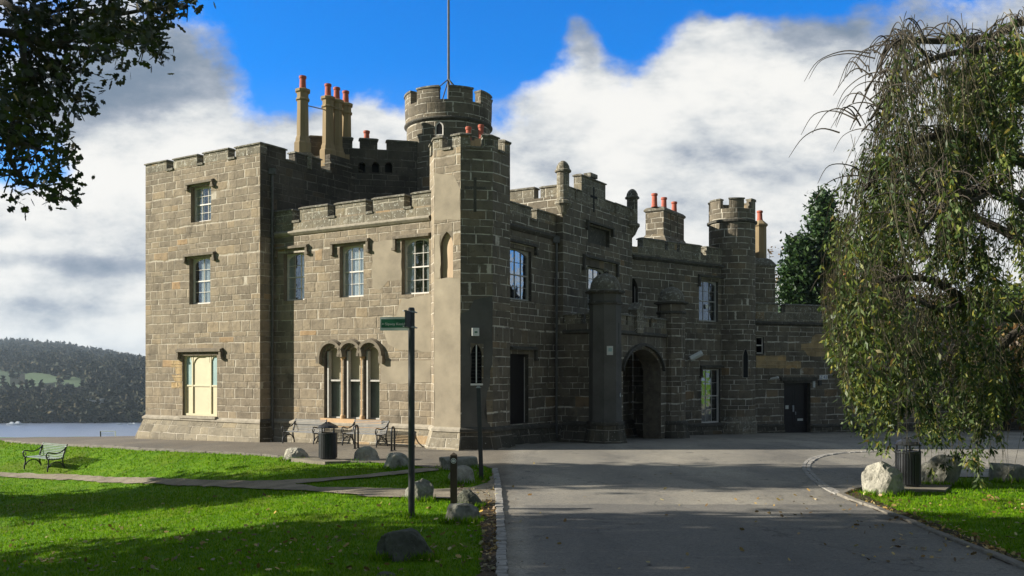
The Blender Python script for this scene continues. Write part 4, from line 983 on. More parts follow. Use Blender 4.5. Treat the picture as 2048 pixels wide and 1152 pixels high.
# chimney at the end of the low wing
mb = MB(); fz = F(V2((12.3, 46.1)), V2((13.3, 46.4))); zbk = EYE+(HY-516)/FPX*46.0
g0 = [V2((12.1, 45.35)), V2((13.38, 45.75)), V2((13.1, 47.2)), V2((11.8, 46.9))]
block(mb, g0, 4.5, zbk-.5, m=0); 
mb.band(g0, [(0, zbk-.5), (.05, zbk-.45), (.05, zbk-.38), (-.15, zbk-.1), (-.3, zbk-.02)], True, m=1)
cq = (12.72, 46.2)
mb.lathe(cq, [(.42, zbk-.4), (.38, zbk-.1), (.34, zbk), (.33, zbk+1.6), (.40, zbk+1.66), (.40, zbk+1.74), (.16, zbk+1.95)], 8, R(22.5), 2)
ch = part('chimney', mb, ['stone_shade', 'coping', 'chimney'], castle, 'buff octagonal chimney beside the round turret')
pot(cq[0], cq[1], zbk+1.93, zbk+2.45, .14, ch)
# ---------------- great round tower
TC = (-2.82, 40.0); mb = MB(); RB = 1.85; RP = 1.93
mb.lathe(TC, [(RB, 3), (RB, 13.2), (RP+.0, 13.26, 3), (RP+.03, 13.29, 3), (RP+.03, 13.34, 3), (RP-.03, 13.38, 3), (RP-.03, 13.4), (RP, 14.07), (RP-.35, 14.07)], 56, m=0)
for k in range(8):
    a0 = R(-92+6.5+45*k); a1 = R(-92+45-6.5+45*k)
    mb.arcbox(TC, RP-.32, RP, a0, a1, 14.07, 14.58, 8, 4); mb.arcbox(TC, RP-.36, RP+.04, a0-.012, a1+.012, 14.581, 14.66, 8, 1)
part('round_tower', mb, ['stone_shade', 'coping', 'void', 'moulding_shade', 'stone_shade', 'moulding_shade', 'lead'], castle, 'great round tower with battlements and flagpole')
g = MB(); aw = R(-98); pa = V2((TC[0]+math.cos(aw)*(RB+.01), TC[1]+math.sin(aw)*(RB+.01))); td = V2((-math.sin(aw), math.cos(aw)))
fw = F(pa-td*.13, pa+td*.13); zz = EYE+(HY-269)/FPX*38.2; L_ = [(0, zz)]+[(x, zz+.28+y) for x, y in lancet(.13, .2)]+[(.26, zz)]
g.face([fw.P(x, z, .0) for x, z in L_][::-1], 1)
for (xa, za), (xb, zb) in zip(L_, L_[1:]+L_[:1]): g.face([fw.P(xa-.13+.13, za, .005), fw.P(xb, zb, .005), fw.P(.13+(xb-.13)*1.35, zb+(.05 if zb > zz else -.05), .02), fw.P(.13+(xa-.13)*1.35, za+(.05 if za > zz else -.05), .02)], 0)
part('lancet_window', g, ['timber', 'void'], castle)
g = MB(); g.tube([(TC[0], TC[1], 14.0), (TC[0], TC[1], 19.5), (TC[0], TC[1], 23.5)], [.06, .05, .032], 10)
fp = part('flagpole', g, 'pipe', castle, 'tall thin flagpole braced by four stays')
za = EYE+(HY-158)/FPX*40
for k in range(4):
    a = R(25+90*k); g = MB(); g.tube([(TC[0], TC[1], za), (TC[0]+1.45*math.cos(a), TC[1]+1.45*math.sin(a), 14.2)], .026, 6)
    s_ = part('stay', g, 'pipe', fp); s_.matrix_parent_inverse = Matrix.Identity(4)
# rear block with corbel arches
fR0 = V2((-9.3, 36.4)); 
pA = V2(((615-CX)/FPX*37.6, 37.6)); pB = pA+V2((.974, .225))*5.4; fR = F(pA, pB); mb = MB(); zr = 11.98
ah = [(fR.u(x0), fR.u(x1), fR.z((x0+x1)/2, 345), fR.z((x0+x1)/2, 324)) for x0, x1 in ((716, 731), (744, 759), (770, 785))]
poly = [pA, pB, pB+V2((-.225, .974))*4, pA+V2((-.225, .974))*4]
block(mb, poly, 4, zr, {0: ah}, 0, topm=0)
for h in ah:
    hw_ = (h[1]-h[0])/2; arch_panel(mb, fR, h[0], h[1], h[3]-hw_, h[3], round_arch(hw_, 8), d=.3, m=0, md=0, vb=h[2]); room(mb, fR, *h, .3, .35, 2)
ms = [(fR.u(620), fR.u(646)), (fR.u(662), fR.u(705)), (fR.u(720), fR.u(755)), (fR.u(774), fR.L-.02)]
crenel(mb, fR, ms, zr, .46, m=0)
rb = part('rear_block', mb, ['stone_deep_shade', 'coping', 'void'], castle, 'dark rear block with a row of small arches under its battlements')
for q in ((731, 262, .14, 38.6),):
    x_ = (q[0]-CX)/FPX*q[3]; pot(x_, q[3]+.3, 12.3, EYE+(HY-258)/FPX*q[3], .13)
for px_, py_ in ((937, 256), (962, 252)):
    D_ = 32.2; x_ = (px_-CX)/FPX*D_; zt_ = EYE+(HY-py_)/FPX*D_
    g = MB(); g.box(x_-.22, x_+.22, D_-.22, D_+.22, 7.9, zt_-.5); o = part('chimney', g, 'chimney', castle, 'small buff chimney base behind the octagonal tower battlements')
    pot(x_, D_, zt_-.5, zt_+.04, .10, o)
D_ = 52.5; x_ = (1692-CX)/FPX*D_; zt_ = EYE+(HY-542)/FPX*D_
g = MB(); g.box(x_-.35, x_+.35, D_-.3, D_+.3, 3.0, zt_-.62); o = part('chimney', g, 'chimney', castle, 'buff chimney glimpsed through the weeping tree'); pot(x_, D_, zt_-.62, zt_, .17, o)
# tall octagonal chimneys
fch = F(P0-nR*.45, P0-nR*.45+dR*9)
for px_, py_ in ((605.5, 152), (656, 168), (673.5, 175), (691.5, 182)):
    u_ = fch.u(px_); q = fch.xy(u_); zt_ = EYE+(HY-py_)/FPX*q.y; ps = zt_-.54; g = MB(); r8 = R(22.5)+math.atan2(dR.y, dR.x)
    g.lathe((q.x, q.y), [(.36, 11.0, 1), (.36, 11.68, 1), (.31, 11.75), (.30, 11.85), (.255, 11.98), (.235, ps-.48), (.29, ps-.45), (.29, ps-.40), (.245, ps-.36), (.245, ps-.16), (.31, ps-.12), (.32, ps-.03), (.27, ps)], 8, r8)
    g.box(q.x-.42, q.x+.42, q.y-.42, q.y+.42, 10.6, 11.25, 2) if px_ < 620 else None
    o = part('chimney', g, ['chimney', 'chimney', 'parapet'], castle, 'tall buff octagonal chimney with red pot')
    pot(q.x, q.y, ps-.02, zt_, .135, o)
u0_, u1_ = fch.u(645), fch.u(704); g = MB(); fbox(g, fch, u0_, u1_, 10.0, 11.45, -.5, .42); part('chimney_base', g, 'stone_deep_shade', castle)
a_ = fch.xy(fch.u(605.5)); b_ = fch.xy(fch.u(656)); g = MB(); g.tube([(a_.x, a_.y, EYE+(HY-209)/FPX*a_.y), (b_.x, b_.y, EYE+(HY-221)/FPX*b_.y)], .025, 6); part('tie_rod', g, 'metal', castle)
# ---------------- plinth: string course and battered base, one mitred chain
chain = [P1+dR*3, P1, P0, Ml, Mr, oct_[0], oct_[1], oct_[2], oct_[3]-dR*.02+V2((0,0))]
zo = [0]*len(chain)
mb = MB()
mb.band(chain, [(.30, ZB), (.28, -.10), (.055, .585), ], m=0)
mb.band(chain, [(.055, .585), (.10, .60), (.10, .68), (.0, .755)], m=1)
part('plinth', mb, ['plinth', 'moulding_light'], castle, 'battered plinth below the sunlit walls')
o = bpy.data.objects['plinth']
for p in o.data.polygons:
    if p.normal.x > .1: p.material_index = 2 if p.material_index == 0 else 3  # sides away from the sun swapped to the shade-darkened copies
o.data.materials.append(M['plinth_shade']); o.data.materials.append(M['moulding_shade'])
mb = MB()
chain2 = [oct_[3]-dR*.3+dL*.45, W1b-dR*.0, ]
for ch_, z0_, z1_ in (([W1a, W1b], .62, .50), ([Bc+dL*.3, Bc, Bd, Bd+dL*.3], .50, .30), ([C0, C1], .10, -.05), ([X0, fX.xy(hd[0])-fX.U*.02], fX.z(1540, 851), fX.z(1560, 851)), ([fX.xy(hd[1])+fX.U*.02, X1], fX.z(1640, 851), fX.z(2000, 851)), ([Pp0+dL*1.74, Pp0, fP.xy(ua-.1)], .62, .55)):
    n = len(ch_); zof = [z0_+(z1_-z0_)*i/(n-1) for i in range(n)]
    mb.band(ch_, [(.30, -1.9), (.28, -.9), (.06, -.07)], m=0, zoff=zof)
    mb.band(ch_, [(.06, -.07), (.10, -.05), (.10, .03), (.003, .10)], m=1, zoff=zof)
part('plinth', mb, ['plinth_shade', 'moulding_shade'], castle, 'dark plinth along the shaded walls')
# downpipes
def pipe(x, y, z0, z1, r=.045):
    g = MB(); g.tube([(x, y, z0), (x, y, z1)], r, 10); g.box(x-.12, x+.12, y-.1, y+.1, z1, z1+.22)
    z = z0+.6
    while z < z1: g.tube([(x, y, z), (x, y, z+.08)], r*1.4, 10); z += 1.8
    g.tube([(x, y, z0+.12), (x-.02, y-.12, z0)], r, 8)
    return part('downpipe', g, 'pipe', castle)
q = P0+dR*.52+nR*.10; pipe(q.x, q.y, -.15, 10.0)
q = fW.xy(fW.u(1113, .12), .12); pipe(q.x, q.y, -.1, 7.35)
# ================================================================== terrain
BX = [-60, -20.8, -17.6, -14.0, -11.0, -7.85, -6.6, -2.0, 60]; BY = [36.9, 36.9, 34.6, 32.1, 30.0, 28.0, 27.6, 25.0, 25.0]
def sst(x): x = min(1, max(0, x)); return x*x*(3-2*x)
def gz(x, y):
    z = -.042*max(0, y-31) if y < 60 else -.042*29
    d = max(0, np.interp(x, BX, BY)-y)*.83
    if x < -2: z -= 1.0*sst(d/4.2)*sst((-x-2)/12)
    # bank down to the lake, behind and left of the castle
    yf = np.interp(x, [-60, -22, -16, -12, -8, 5], [38.6, 39.8, 41.6, 52, 70, 90])
    if y > yf: z -= min(32, .55*(y-yf))*1.0
    return z
def unp(px, py):
    k = (px-CX)/FPX; m_ = (HY-py)/FPX; lo = 5.0; Y = lo
    while Y < 70:
        if EYE+m_*Y <= gz(k*Y, Y): break
        Y += .25
    a_, b_ = Y-.25, Y
    for _ in range(18):
        c_ = (a_+b_)/2
        if EYE+m_*c_ <= gz(k*c_, c_): b_ = c_
        else: a_ = c_
    return (k*b_, b_)
gx = sorted(set([-400, -250, -150, -100, -70, -50, -40, -32, -28]+list(np.arange(-26, 22.01, .5))+[24, 28, 34, 42, 55, 80, 120, 200, 400]))
gy = sorted(set([-80, -40, -20, -8, 0, 4]+list(np.arange(6, 48.01, .5))+[50, 52, 55, 58, 62, 66, 70, 75, 80, 90, 100, 120, 150]))
mb = MB(); idx = {}
for j, y in enumerate(gy):
    for i, x in enumerate(gx): mb.v.append((x, y, gz(x, y)))
nx = len(gx)
for j in range(len(gy)-1):
    for i in range(nx-1):
        a_ = j*nx+i; mb.f.append((a_, a_+1, a_+nx+1, a_+nx)); mb.m.append(0); mb.uv += [(0, 0)]*4
struct('ground', mb, 'grass', True)
def catmull(pts, n=4, closed=False):
    out = []; N_ = len(pts)
    for i in range(N_ if closed else N_-1):
        p = [V2(pts[(i+k) % N_] if closed else pts[min(max(i+k, 0), N_-1)]) for k in (-1, 0, 1, 2)]
        for k in range(n):
            t_ = k/n; out.append(.5*((2*p[1])+(-p[0]+p[2])*t_+(2*p[0]-5*p[1]+4*p[2]-p[3])*t_*t_+(-p[0]+3*p[1]-3*p[2]+p[3])*t_**3))
    if not closed: out.append(V2(pts[-1]))
    return out
def drape(name, poly, off, mat, cell=.5, jit=.0, kind='structure'):
    bm = bmesh.new(); pts = []
    for i, p in enumerate(poly):
        pts.append(V2(p))
    if jit:
        q = []
        for i in range(len(pts)):
            a_, b_ = pts[i], pts[(i+1) % len(pts)]; n = max(1, int((b_-a_).length/.18)) if (b_-a_).length < 12 else 1
            for k in range(n):
                p = a_.lerp(b_, k/n); s_ = mnoise.noise(Vector((p.x*2.3, p.y*2.3, 3)))*jit*1.6+mnoise.noise(Vector((p.x*7, p.y*7, 9)))*jit
                d_ = (b_-a_).normalized() if (b_-a_).length > 0 else V2((1, 0)); q.append(p+V2((d_.y, -d_.x))*s_)
        pts = q
    f = bm.faces.new([bm.verts.new((p.x, p.y, 0)) for p in pts])
    bmesh.ops.triangulate(bm, faces=[f])
    xs = [p.x for p in pts]; ys = [p.y for p in pts]
    for gg, ax_ in ((gx, 0), (gy, 1)):
        lo, hi = (min(xs), max(xs)) if ax_ == 0 else (min(ys), max(ys))
        for c_ in gg:
            if lo < c_ < hi:
                co = [0, 0, 0]; co[ax_] = c_; no = [0, 0, 0]; no[ax_] = 1
                bmesh.ops.bisect_plane(bm, geom=bm.verts[:]+bm.edges[:]+bm.faces[:], plane_co=co, plane_no=no, dist=1e-5)
    for v in bm.verts: v.co.z = gz(v.co.x, v.co.y)+off
    for f in bm.faces:
        if f.normal.z < 0: f.normal_flip()
    bmesh.ops.recalc_face_normals(bm, faces=bm.faces[:])
    me = bpy.data.meshes.new(name); bm.to_mesh(me); bm.free()
    me.materials.append(M[mat]); me.uv_layers.new(name='UVMap')
    if me.polygons and sum(p.normal.z for p in me.polygons) < 0: me.flip_normals()
    me.polygons.foreach_set('use_smooth', [True]*len(me.polygons))
    o = bpy.data.objects.new(name, me); COL.objects.link(o); tag(o, kind=kind); return o
U = lambda L: [unp(x, y) for x, y in L]
kerbL = [(1004, 1230), (1004, 1152), (1003, 1100), (1000, 1040), (998, 1000), (995, 968), (989, 940)]
edgeL = [(976, 936), (950, 930), (905, 941), (868, 937), (840, 934), (800, 930), (740, 926), (690, 924), (640, 925), (590, 919), (519, 911), (400, 905), (273, 899), (240, 896), (141, 892), (64, 888), (9, 883)]
kL = [unp(*p) for p in kerbL]
isl_front = [(2200, 1180), (2048, 1140), (1990, 1115), (1900, 1079), (1820, 1045), (1740, 1014), (1700, 1000), (1680, 990)]
isl_back = [(1700, 983), (1730, 978), (1780, 966), (1880, 956), (1990, 956), (2100, 958)]
isl = catmull(U(isl_front), 4)[:-1]+catmull(U(isl_back), 4)
poly = [(kL[0][0], -8)]+[tuple(p) for p in catmull(kL, 3)]+[tuple(p) for p in catmull(U(edgeL), 3)]+[(-22.0, 37.8), (-21.4, 38.8), (-19, 39.7), (-16.5, 41.2), (-13, 48), (45, 60), (60, 40), (60, 24.5)]
ib = [tuple(p) for p in isl[::-1]]
poly += ib + [(11.5, 2), (11.5, -8)]
drape('driveway', poly, .02, 'asphalt')
up_ = [(-80, 944), (0, 947), (140, 950), (300, 957), (440, 962), (560, 963), (640, 959), (720, 953), (790, 945), (850, 938), (880, 939)]
lo_ = [(876, 943), (830, 948), (740, 957), (640, 965), (592, 970), (640, 977), (760, 979), (850, 981), (940, 978), (975, 968), (988, 948), (991, 960), (994, 990), (996, 1012), (965, 1006), (900, 999), (800, 997), (740, 996), (690, 990), (620, 984), (540, 981), (420, 974), (300, 969), (150, 962), (0, 955), (-80, 952)]
drape('gravel_path', U(up_)+U(lo_), .035, 'gravel', jit=.05)
so_ = [(996, 1004), (998, 1040), (1001, 1100), (1002, 1152), (1002, 1230), (950, 1230), (962, 1152), (966, 1100), (964, 1060), (958, 1030), (972, 1004)]
drape('soil_strip', U(so_), .045, 'soil', jit=.07)
drape('soil_verge', U([(1700, 1003), (1740, 1018), (1820, 1049), (1900, 1083), (1990, 1119), (2100, 1160), (2100, 1148), (2000, 1102), (1900, 1062), (1830, 1036), (1760, 1006), (1720, 988), (1692, 988)]), .03, 'soil', jit=.07)
# sett strips: every stone modelled
def setts(name, pts, width, ln, mat, h=.05, jit=.012, rows=1, off=.0):
    P_ = [V2(p) for p in catmull(pts, 8)]; L = [0]
    for a_, b_ in zip(P_, P_[1:]): L.append(L[-1]+(b_-a_).length)
    def at(s_):
        i = min(max(np.searchsorted(L, s_)-1, 0), len(P_)-2); tt = (s_-L[i])/max(1e-6, L[i+1]-L[i]); d = (P_[i+1]-P_[i]).normalized(); return P_[i].lerp(P_[i+1], tt), d
    mb = MB(); random.seed(len(pts))
    for r_ in range(rows):
        s_ = 0
        while s_ < L[-1]-.05:
            l = ln*random.uniform(.75, 1.35); e_ = min(s_+l-.012, L[-1]); a_, d0 = at(s_); b_, d1 = at(e_)
            w0 = (r_-rows/2)*width+.006+random.uniform(-jit, jit); w1 = (r_+1-rows/2)*width-.006+random.uniform(-jit, jit)
            zz_ = h+random.uniform(-.008, .008)
            n0 = V2((d0.y, -d0.x)); n1 = V2((d1.y, -d1.x)); c = [a_+n0*w0, b_+n1*w0, b_+n1*w1, a_+n0*w1]
            top = [(p.x, p.y, gz(p.x, p.y)+zz_+random.uniform(-.004, .004)) for p in c]; bot = [(p.x, p.y, gz(p.x, p.y)-.02) for p in c]
            ce = V2((sum(p.x for p in c)/4, sum(p.y for p in c)/4)); tin = [((p[0]-ce.x)*.9+ce.x, (p[1]-ce.y)*.9+ce.y, p[2]+.012) for p in top]
            if (c[1]-c[0]).cross(c[2]-c[1]) < 0: top.reverse(); bot.reverse(); tin.reverse()
            mb.face(tin)
            for k in range(4):
                k2 = (k+1) % 4; mb.face([top[k], top[k2], tin[k2], tin[k]]); mb.face([bot[k], bot[k2], top[k2], top[k]])
            s_ += l
    return struct(name, mb, mat)
setts('sett_kerb', kL, .155, .17, 'setts', .055)
setts('channel_setts', U([(1680, 991), (1648, 974), (1625, 955), (1612, 937), (1622, 922), (1650, 912), (1700, 906.5), (1770, 905)]), .115, .26, 'setts', .028, rows=2)
setts('island_kerb', U([(1735, 976), (1700, 983), (1680, 991), (1700, 1001), (1740, 1015), (1820, 1046), (1900, 1080), (1990, 1116), (2100, 1160)]), .14, .8, 'setts_dull', .05)
setts('terrace_kerb', U([(740, 926), (640, 925), (590, 919), (519, 911), (400, 905), (273, 899), (240, 896), (141, 892), (64, 888), (9, 883)]), .1, .8, 'setts_dull', .05)
def slabs(name, px, label):
    q = U(px); mb = MB(); z = max(gz(*p) for p in q)+.05
    mb.face([(x, y, z) for x, y in q]); 
    for i in range(len(q)):
        j = (i+1) % len(q); mb.face([(*q[i], z-.3), (*q[j], z-.3), (*q[j], z), (*q[i], z)])
    o = struct(name, mb, 'slab'); return o
slabs('paving_slab', [(582, 923), (650, 930), (700, 926), (668, 919), (630, 919)], '')
slabs('paving_slab', [(1798, 984), (1890, 985), (1905, 973), (1820, 972)], '')
# ================================================================== lake, hills, haze
mb = MB(); mb.face([(-4000, 42, -30), (4000, 42, -30), (4000, 3000, -30), (-4000, 3000, -30)])
struct('lake', mb, 'water')
ridge = ([-700, -300, 0, 60, 130, 200, 260, 290, 420, 700, 1100, 1700, 2600], [702, 688, 689, 693, 699, 711, 723, 728, 745, 748, 742, 738, 742])
def hz_(px, D):
    yr = float(np.interp(px, *ridge)); zr_ = EYE+(HY-yr)/FPX*1800
    pts = ([545, 560, 640, 740, 1000, 1400, 1800, 2200], [-32, -29.5, -21, -9, 4+(zr_-30)*.12, zr_*.62-2, zr_, zr_-50])
    return float(np.interp(D, *pts))
mb = MB(); PX = list(range(-700, 2601, 30)); DD = list(range(545, 2201, 35))
for D in DD:
    for p in PX:
        jit_ = 0 if D < 570 else mnoise.noise(Vector((p*.012, D*.012, 1)))*5+mnoise.noise(Vector((p*.04, D*.05, 4)))*2
        mb.v.append(((p-CX)/FPX*D, D, hz_(p, D)+jit_*min(1, (D-545)/200)))
n_ = len(PX)
for j in range(len(DD)-1):
    for i in range(n_-1):
        a_ = j*n_+i; mb.f.append((a_, a_+1, a_+n_+1, a_+n_)); mb.uv += [(0, 0)]*4
        pc, Dc = PX[i], DD[j]; fy = HY-(hz_(pc, Dc)-EYE)*FPX/Dc
        mb.m.append(1 if (-400 < pc < 175 and 738+pc*.10 < fy < 776 and mnoise.noise(Vector((pc*.02, Dc*.01, 7))) < .28) else 0)
struct('hills', mb, ['hill', 'field'], True)
def mesh_np(name, V, Fc, mats, midx=None):
    me = bpy.data.meshes.new(name); V = np.asarray(V, dtype=np.float32).reshape(-1, 3); Fc = np.asarray(Fc, dtype=np.int32); k = Fc.shape[1]
    me.vertices.add(len(V)); me.vertices.foreach_set('co', V.ravel())
    me.loops.add(Fc.size); me.loops.foreach_set('vertex_index', Fc.ravel())
    me.polygons.add(len(Fc)); me.polygons.foreach_set('loop_start', np.arange(0, Fc.size, k, dtype=np.int32)); me.polygons.foreach_set('loop_total', np.full(len(Fc), k, dtype=np.int32))
    for m_ in mats: me.materials.append(M[m_])
    if midx is not None: me.polygons.foreach_set('material_index', np.asarray(midx, dtype=np.int32))
    me.update(calc_edges=True); me.validate(); return me
def leafmesh(name, C, D, Wd, L, S, mat, shape='quad'):
    """C centres (n,3), D length direction, Wd width direction, L, S sizes"""
    n = len(C); D = D/np.linalg.norm(D, axis=1, keepdims=True); Wd = Wd-D*np.sum(D*Wd, axis=1, keepdims=True); Wd /= np.linalg.norm(Wd, axis=1, keepdims=True)+1e-9
    L = np.broadcast_to(L, n)[:, None]; S = np.broadcast_to(S, n)[:, None]
    prof = {'quad': [(0, -.5), (1, 0.0), (0, .5), (-1, 0)], 'lance': [(-.5, 0), (-.1, .5), (.5, 0), (-.1, -.5)],
            'lobe': [(-.5, 0), (-.25, .35), (-.15, .2), (.1, .5), (.15, .22), (.4, .3), (.5, 0), (.4, -.3), (.15, -.22), (.1, -.5), (-.15, -.2), (-.25, -.35)],
            'card': [(-.5, -.5), (.5, -.5), (.5, .5), (-.5, .5)]}[shape]
    k = len(prof); V = np.zeros((n, k, 3))
    for i, (a_, b_) in enumerate(prof): V[:, i] = C+D*L*a_+Wd*S*b_
    return mesh_np(name, V.reshape(-1, 3), np.arange(n*k).reshape(n, k), [mat])
def rdir(n): v = rng.normal(size=(n, 3)); return v/np.linalg.norm(v, axis=1, keepdims=True)
def obj_np(name, me, parent=None, loc=None):
    o = bpy.data.objects.new(name, me); COL.objects.link(o)
    if parent is not None: o.parent = parent; o.matrix_parent_inverse = Matrix.Translation(-Vector(loc))
    return o
# far woods: crowns of many small faces
Cs = []; Ds = []
def woods(n, p0, p1, d0, d1, szr, z_up, bands=None):
    Cl, Ll = [], []
    for _ in range(n):
        D = d0+(d1-d0)*rng.random()**1.0; p = p0+(p1-p0)*rng.random()
        fy = HY-(hz_(p, D)-EYE)*FPX/D
        if bands and (-400 < p < 170 and 742+p*.10 < fy < 790) and rng.random() < .985: continue
        s_ = szr[0]+(szr[1]-szr[0])*rng.random()
        x = (p-CX)/FPX*D; z = hz_(p, D); con = rng.random() < .35
        m_ = 34; u = rdir(m_); 
        if con: h_ = rng.random(m_); r_ = (1-h_)*s_*.42; an = rng.random(m_)*6.28; c = np.stack([x+r_*np.cos(an), D+r_*np.sin(an), z+s_*.1+h_*s_*1.9], 1)
        else: c = np.array([x, D, z+s_*.75])+u*np.array([.62, .62, .7])*s_*(.75+.25*rng.random((m_, 1)))
        Cl.append(c); Ll.append(np.full(m_, s_*.34))
    return np.concatenate(Cl), np.concatenate(Ll)
C_, L_ = woods(1300, -160, 420, 552, 740, (3.0, 6.2), 0, True)
C2, L2 = woods(4200, -160, 420, 740, 1830, (5, 8.5), 0, True)
C_ = np.concatenate([C_, C2]); L_ = np.concatenate([L_, L2])
me = leafmesh('far_woods', C_, rdir(len(C_)), rdir(len(C_)), L_*1.2, L_, 'wood_far', 'quad')
o = obj_np('far_woods', me); tag(o, 'dark mixed woodland covering the far hillside and shore', 'woodland', None, 'stuff')
# haze
mh, t = newmat('haze_air')
v = t.n('ShaderNodeVolumePrincipled', {'Color': (.66, .80, .92, 1), 'Density': .00013, 'Anisotropy': .2}); t.n('ShaderNodeOutputMaterial', {1: v.outputs[0]})
mb = MB(); mb.box(-3900, 3900, -300, 2900, -34, 110); o = struct('haze', mb, [mh], kind='stuff', label='thin blue air over the lake and hills', cat='haze')
# far things
def boat(px, D, L, label, group=None):
    x = (px-CX)/FPX*D; t_ = thing('moored_boat', label, 'boat', (x, D, -30), R(random.uniform(-20, 20)), group)
    g = MB(); h = L*.14; W_ = L*.16
    secs = [(-L/2, W_*.8), (-L*.2, W_), (L*.25, W_*.8), (L/2, .02)]
    for (xa, wa), (xb, wb) in zip(secs, secs[1:]):
        for s_ in (-1, 1): q = [(xa, s_*wa*.6, 0), (xb, s_*wb*.6, 0), (xb, s_*wb, h), (xa, s_*wa, h)]; g.face(q if s_ < 0 else q[::-1])
        g.face([(xa, -wa, h), (xb, -wb, h), (xb, wb, h), (xa, wa, h)])
    g.face([(-L/2, -W_*.8, h), (-L/2, W_*.8, h), (-L/2, W_*.5, 0), (-L/2, -W_*.5, 0)]); lpart('hull', g, 'boat', t_)
    g = MB(); g.box(-L*.18, L*.15, -W_*.6, W_*.6, h, h+L*.11); g.box(-L*.1, L*.08, -W_*.5, W_*.5, h+L*.11, h+L*.16); lpart('cabin', g, 'boat', t_)
    return t_
boat(24, 532, 6.5, 'white cabin boat, leftmost of the boats on the far shore')
boat(36, 534, 7.0, 'white cabin boat just right of the leftmost one on the far shore')
boat(238, 536, 3.4, 'tiny white boat left of two by the far shore near the tower', None)
boat(261, 536, 3.6, 'small white boat moored at the far shore beside the tower wall, left of a pair', None)
boat(268, 538, 3.6, 'small white boat nearest the tower wall on the far shore', None)
D = 640; x = (237-CX)/FPX*D; z = EYE-68/FPX*D
fh = thing('country_house', 'pale grey turreted house among the woods across the lake', 'house', (x, D, z)); WS['country_house'] = Vector((x, D, z))
g = MB()
for (a_, b_, h_) in ((-5.2, -3.4, 5.5), (-3.4, 3.0, 3.8), (3.0, 5.6, 4.8)): g.box(x+a_, x+b_, D-40-(0 if h_ == 3.8 else .5), D-34, z-3, z+h_)
M['far_wall'] = simple('far_grey_wall', (.36, .36, .34), .9, .15, .3, .1, .1)
part('wall', g, 'far_wall', fh)
g = MB()
for k in range(5): g.box(x-2.8+1.2*k, x-2.2+1.2*k, D-40.08, D-40.02, z+.6, z+2.4)
part('window', g, 'void', fh)
# lakeside railing
rx = thing('railing', 'thin white tubular railing above the lake bank left of the square tower', 'railing', (-19.2, 42.3, gz(-19.2, 42.3)))
WS['railing'] = Vector(rx.location); D = 42.3
xa, xb = (203-CX)/FPX*D, (232.5-CX)/FPX*D; zt_ = EYE+(HY-862.5)/FPX*D; zb_ = gz(xa, D)-.2
for x in (xa, xb): g = MB(); g.tube([(x, D, zb_), (x-.05, D, zt_)], .03 if x == xa else .022, 6); part('post', g, 'iron' if x == xa else 'white', rx)
g = MB(); g.tube([(xa-.05, D, zt_), (xb-.05, D, zt_)], .014, 6); g.tube([(xa-.05, D, zt_-.13), (xb-.05, D, zt_-.13)], .009, 6); part('rail', g, 'white', rx)
# ================================================================== street furniture
def bench(label, x, y, fx, fy, slat, group='slatted benches with black iron ends', sc=1.0):
    # local: +y is the back, x along the seat; faces -y
    ang = math.atan2(-fy, -fx)-math.pi/2   # back direction
    rz = math.atan2(-fy, -fx)-math.pi/2
    t_ = thing('bench', label, 'bench', (x, y, gz(x, y)+.02), rz, group); L = 1.55; t_.scale = (sc, sc, sc)
    g = MB()
    for k in range(6):
        y0 = -.24+.08*k; g.box(-L/2, L/2, y0, y0+.048, .40+.006*(k-2.5)**2*.3, .425+.006*(k-2.5)**2*.3)
    lpart('seat', g, slat, t_)
    g = MB()
    for k in range(8):
        z = .455+.052*k; yb = .235+.11*(z-.42)/.4+.02*math.sin((z-.42)*8); g.box(-L/2, L/2, yb, yb+.02, z, z+.030)
    lpart('backrest', g, slat, t_)
    for s_ in (-1, 1):
        X = s_*(L/2-.02); g = MB(); r_ = .020
        tb = lambda pts, r=r_: g.tube([(X, a_, b_) for a_, b_ in catmull3(pts)], r, 6)
        tb([(-.27, 0), (-.265, .12), (-.235, .26), (-.25, .40)], .024)                # front leg
        tb([(.30, 0), (.27, .14), (.23, .30), (.24, .45), (.285, .62), (.36, .80), (.385, .86)], .024)  # rear leg and back
        tb([(-.235, .14), (-.15, .25), (.02, .31), (.17, .26), (.25, .14)])            # arched brace
        tb([(-.25, .40), (0, .39), (.24, .41)])                                   # seat rail
        tb([(-.25, .40), (-.30, .46), (-.31, .56), (-.26, .62), (-.16, .61), (-.03, .585), (.12, .60), (.26, .68), (.33, .77)], .022)  # arm
        tb([(-.30, .46), (-.22, .50), (-.24, .56)], .015)
        lpart('end_frame', g, 'iron', t_, smooth=True)
    return t_
def catmull3(pts, n=4): return [(p.x, p.y) for p in catmull(pts, n)]
q = fM.xy(fM.u(607, .95), .95); bench('slatted bench against the castle wall, behind the litter bin', q.x, q.y, nL.x, nL.y, 'slat_light')
q = fM.xy(fM.u(729, .95), .95); bench('slatted bench under the arcade window, between the two hoops', q.x, q.y, nL.x, nL.y, 'slat_light')
bx, by = unp(88, 941); bench('grey-green bench alone on the lawn facing left', bx, by, -.58, -.81, 'slat', sc=1.0)
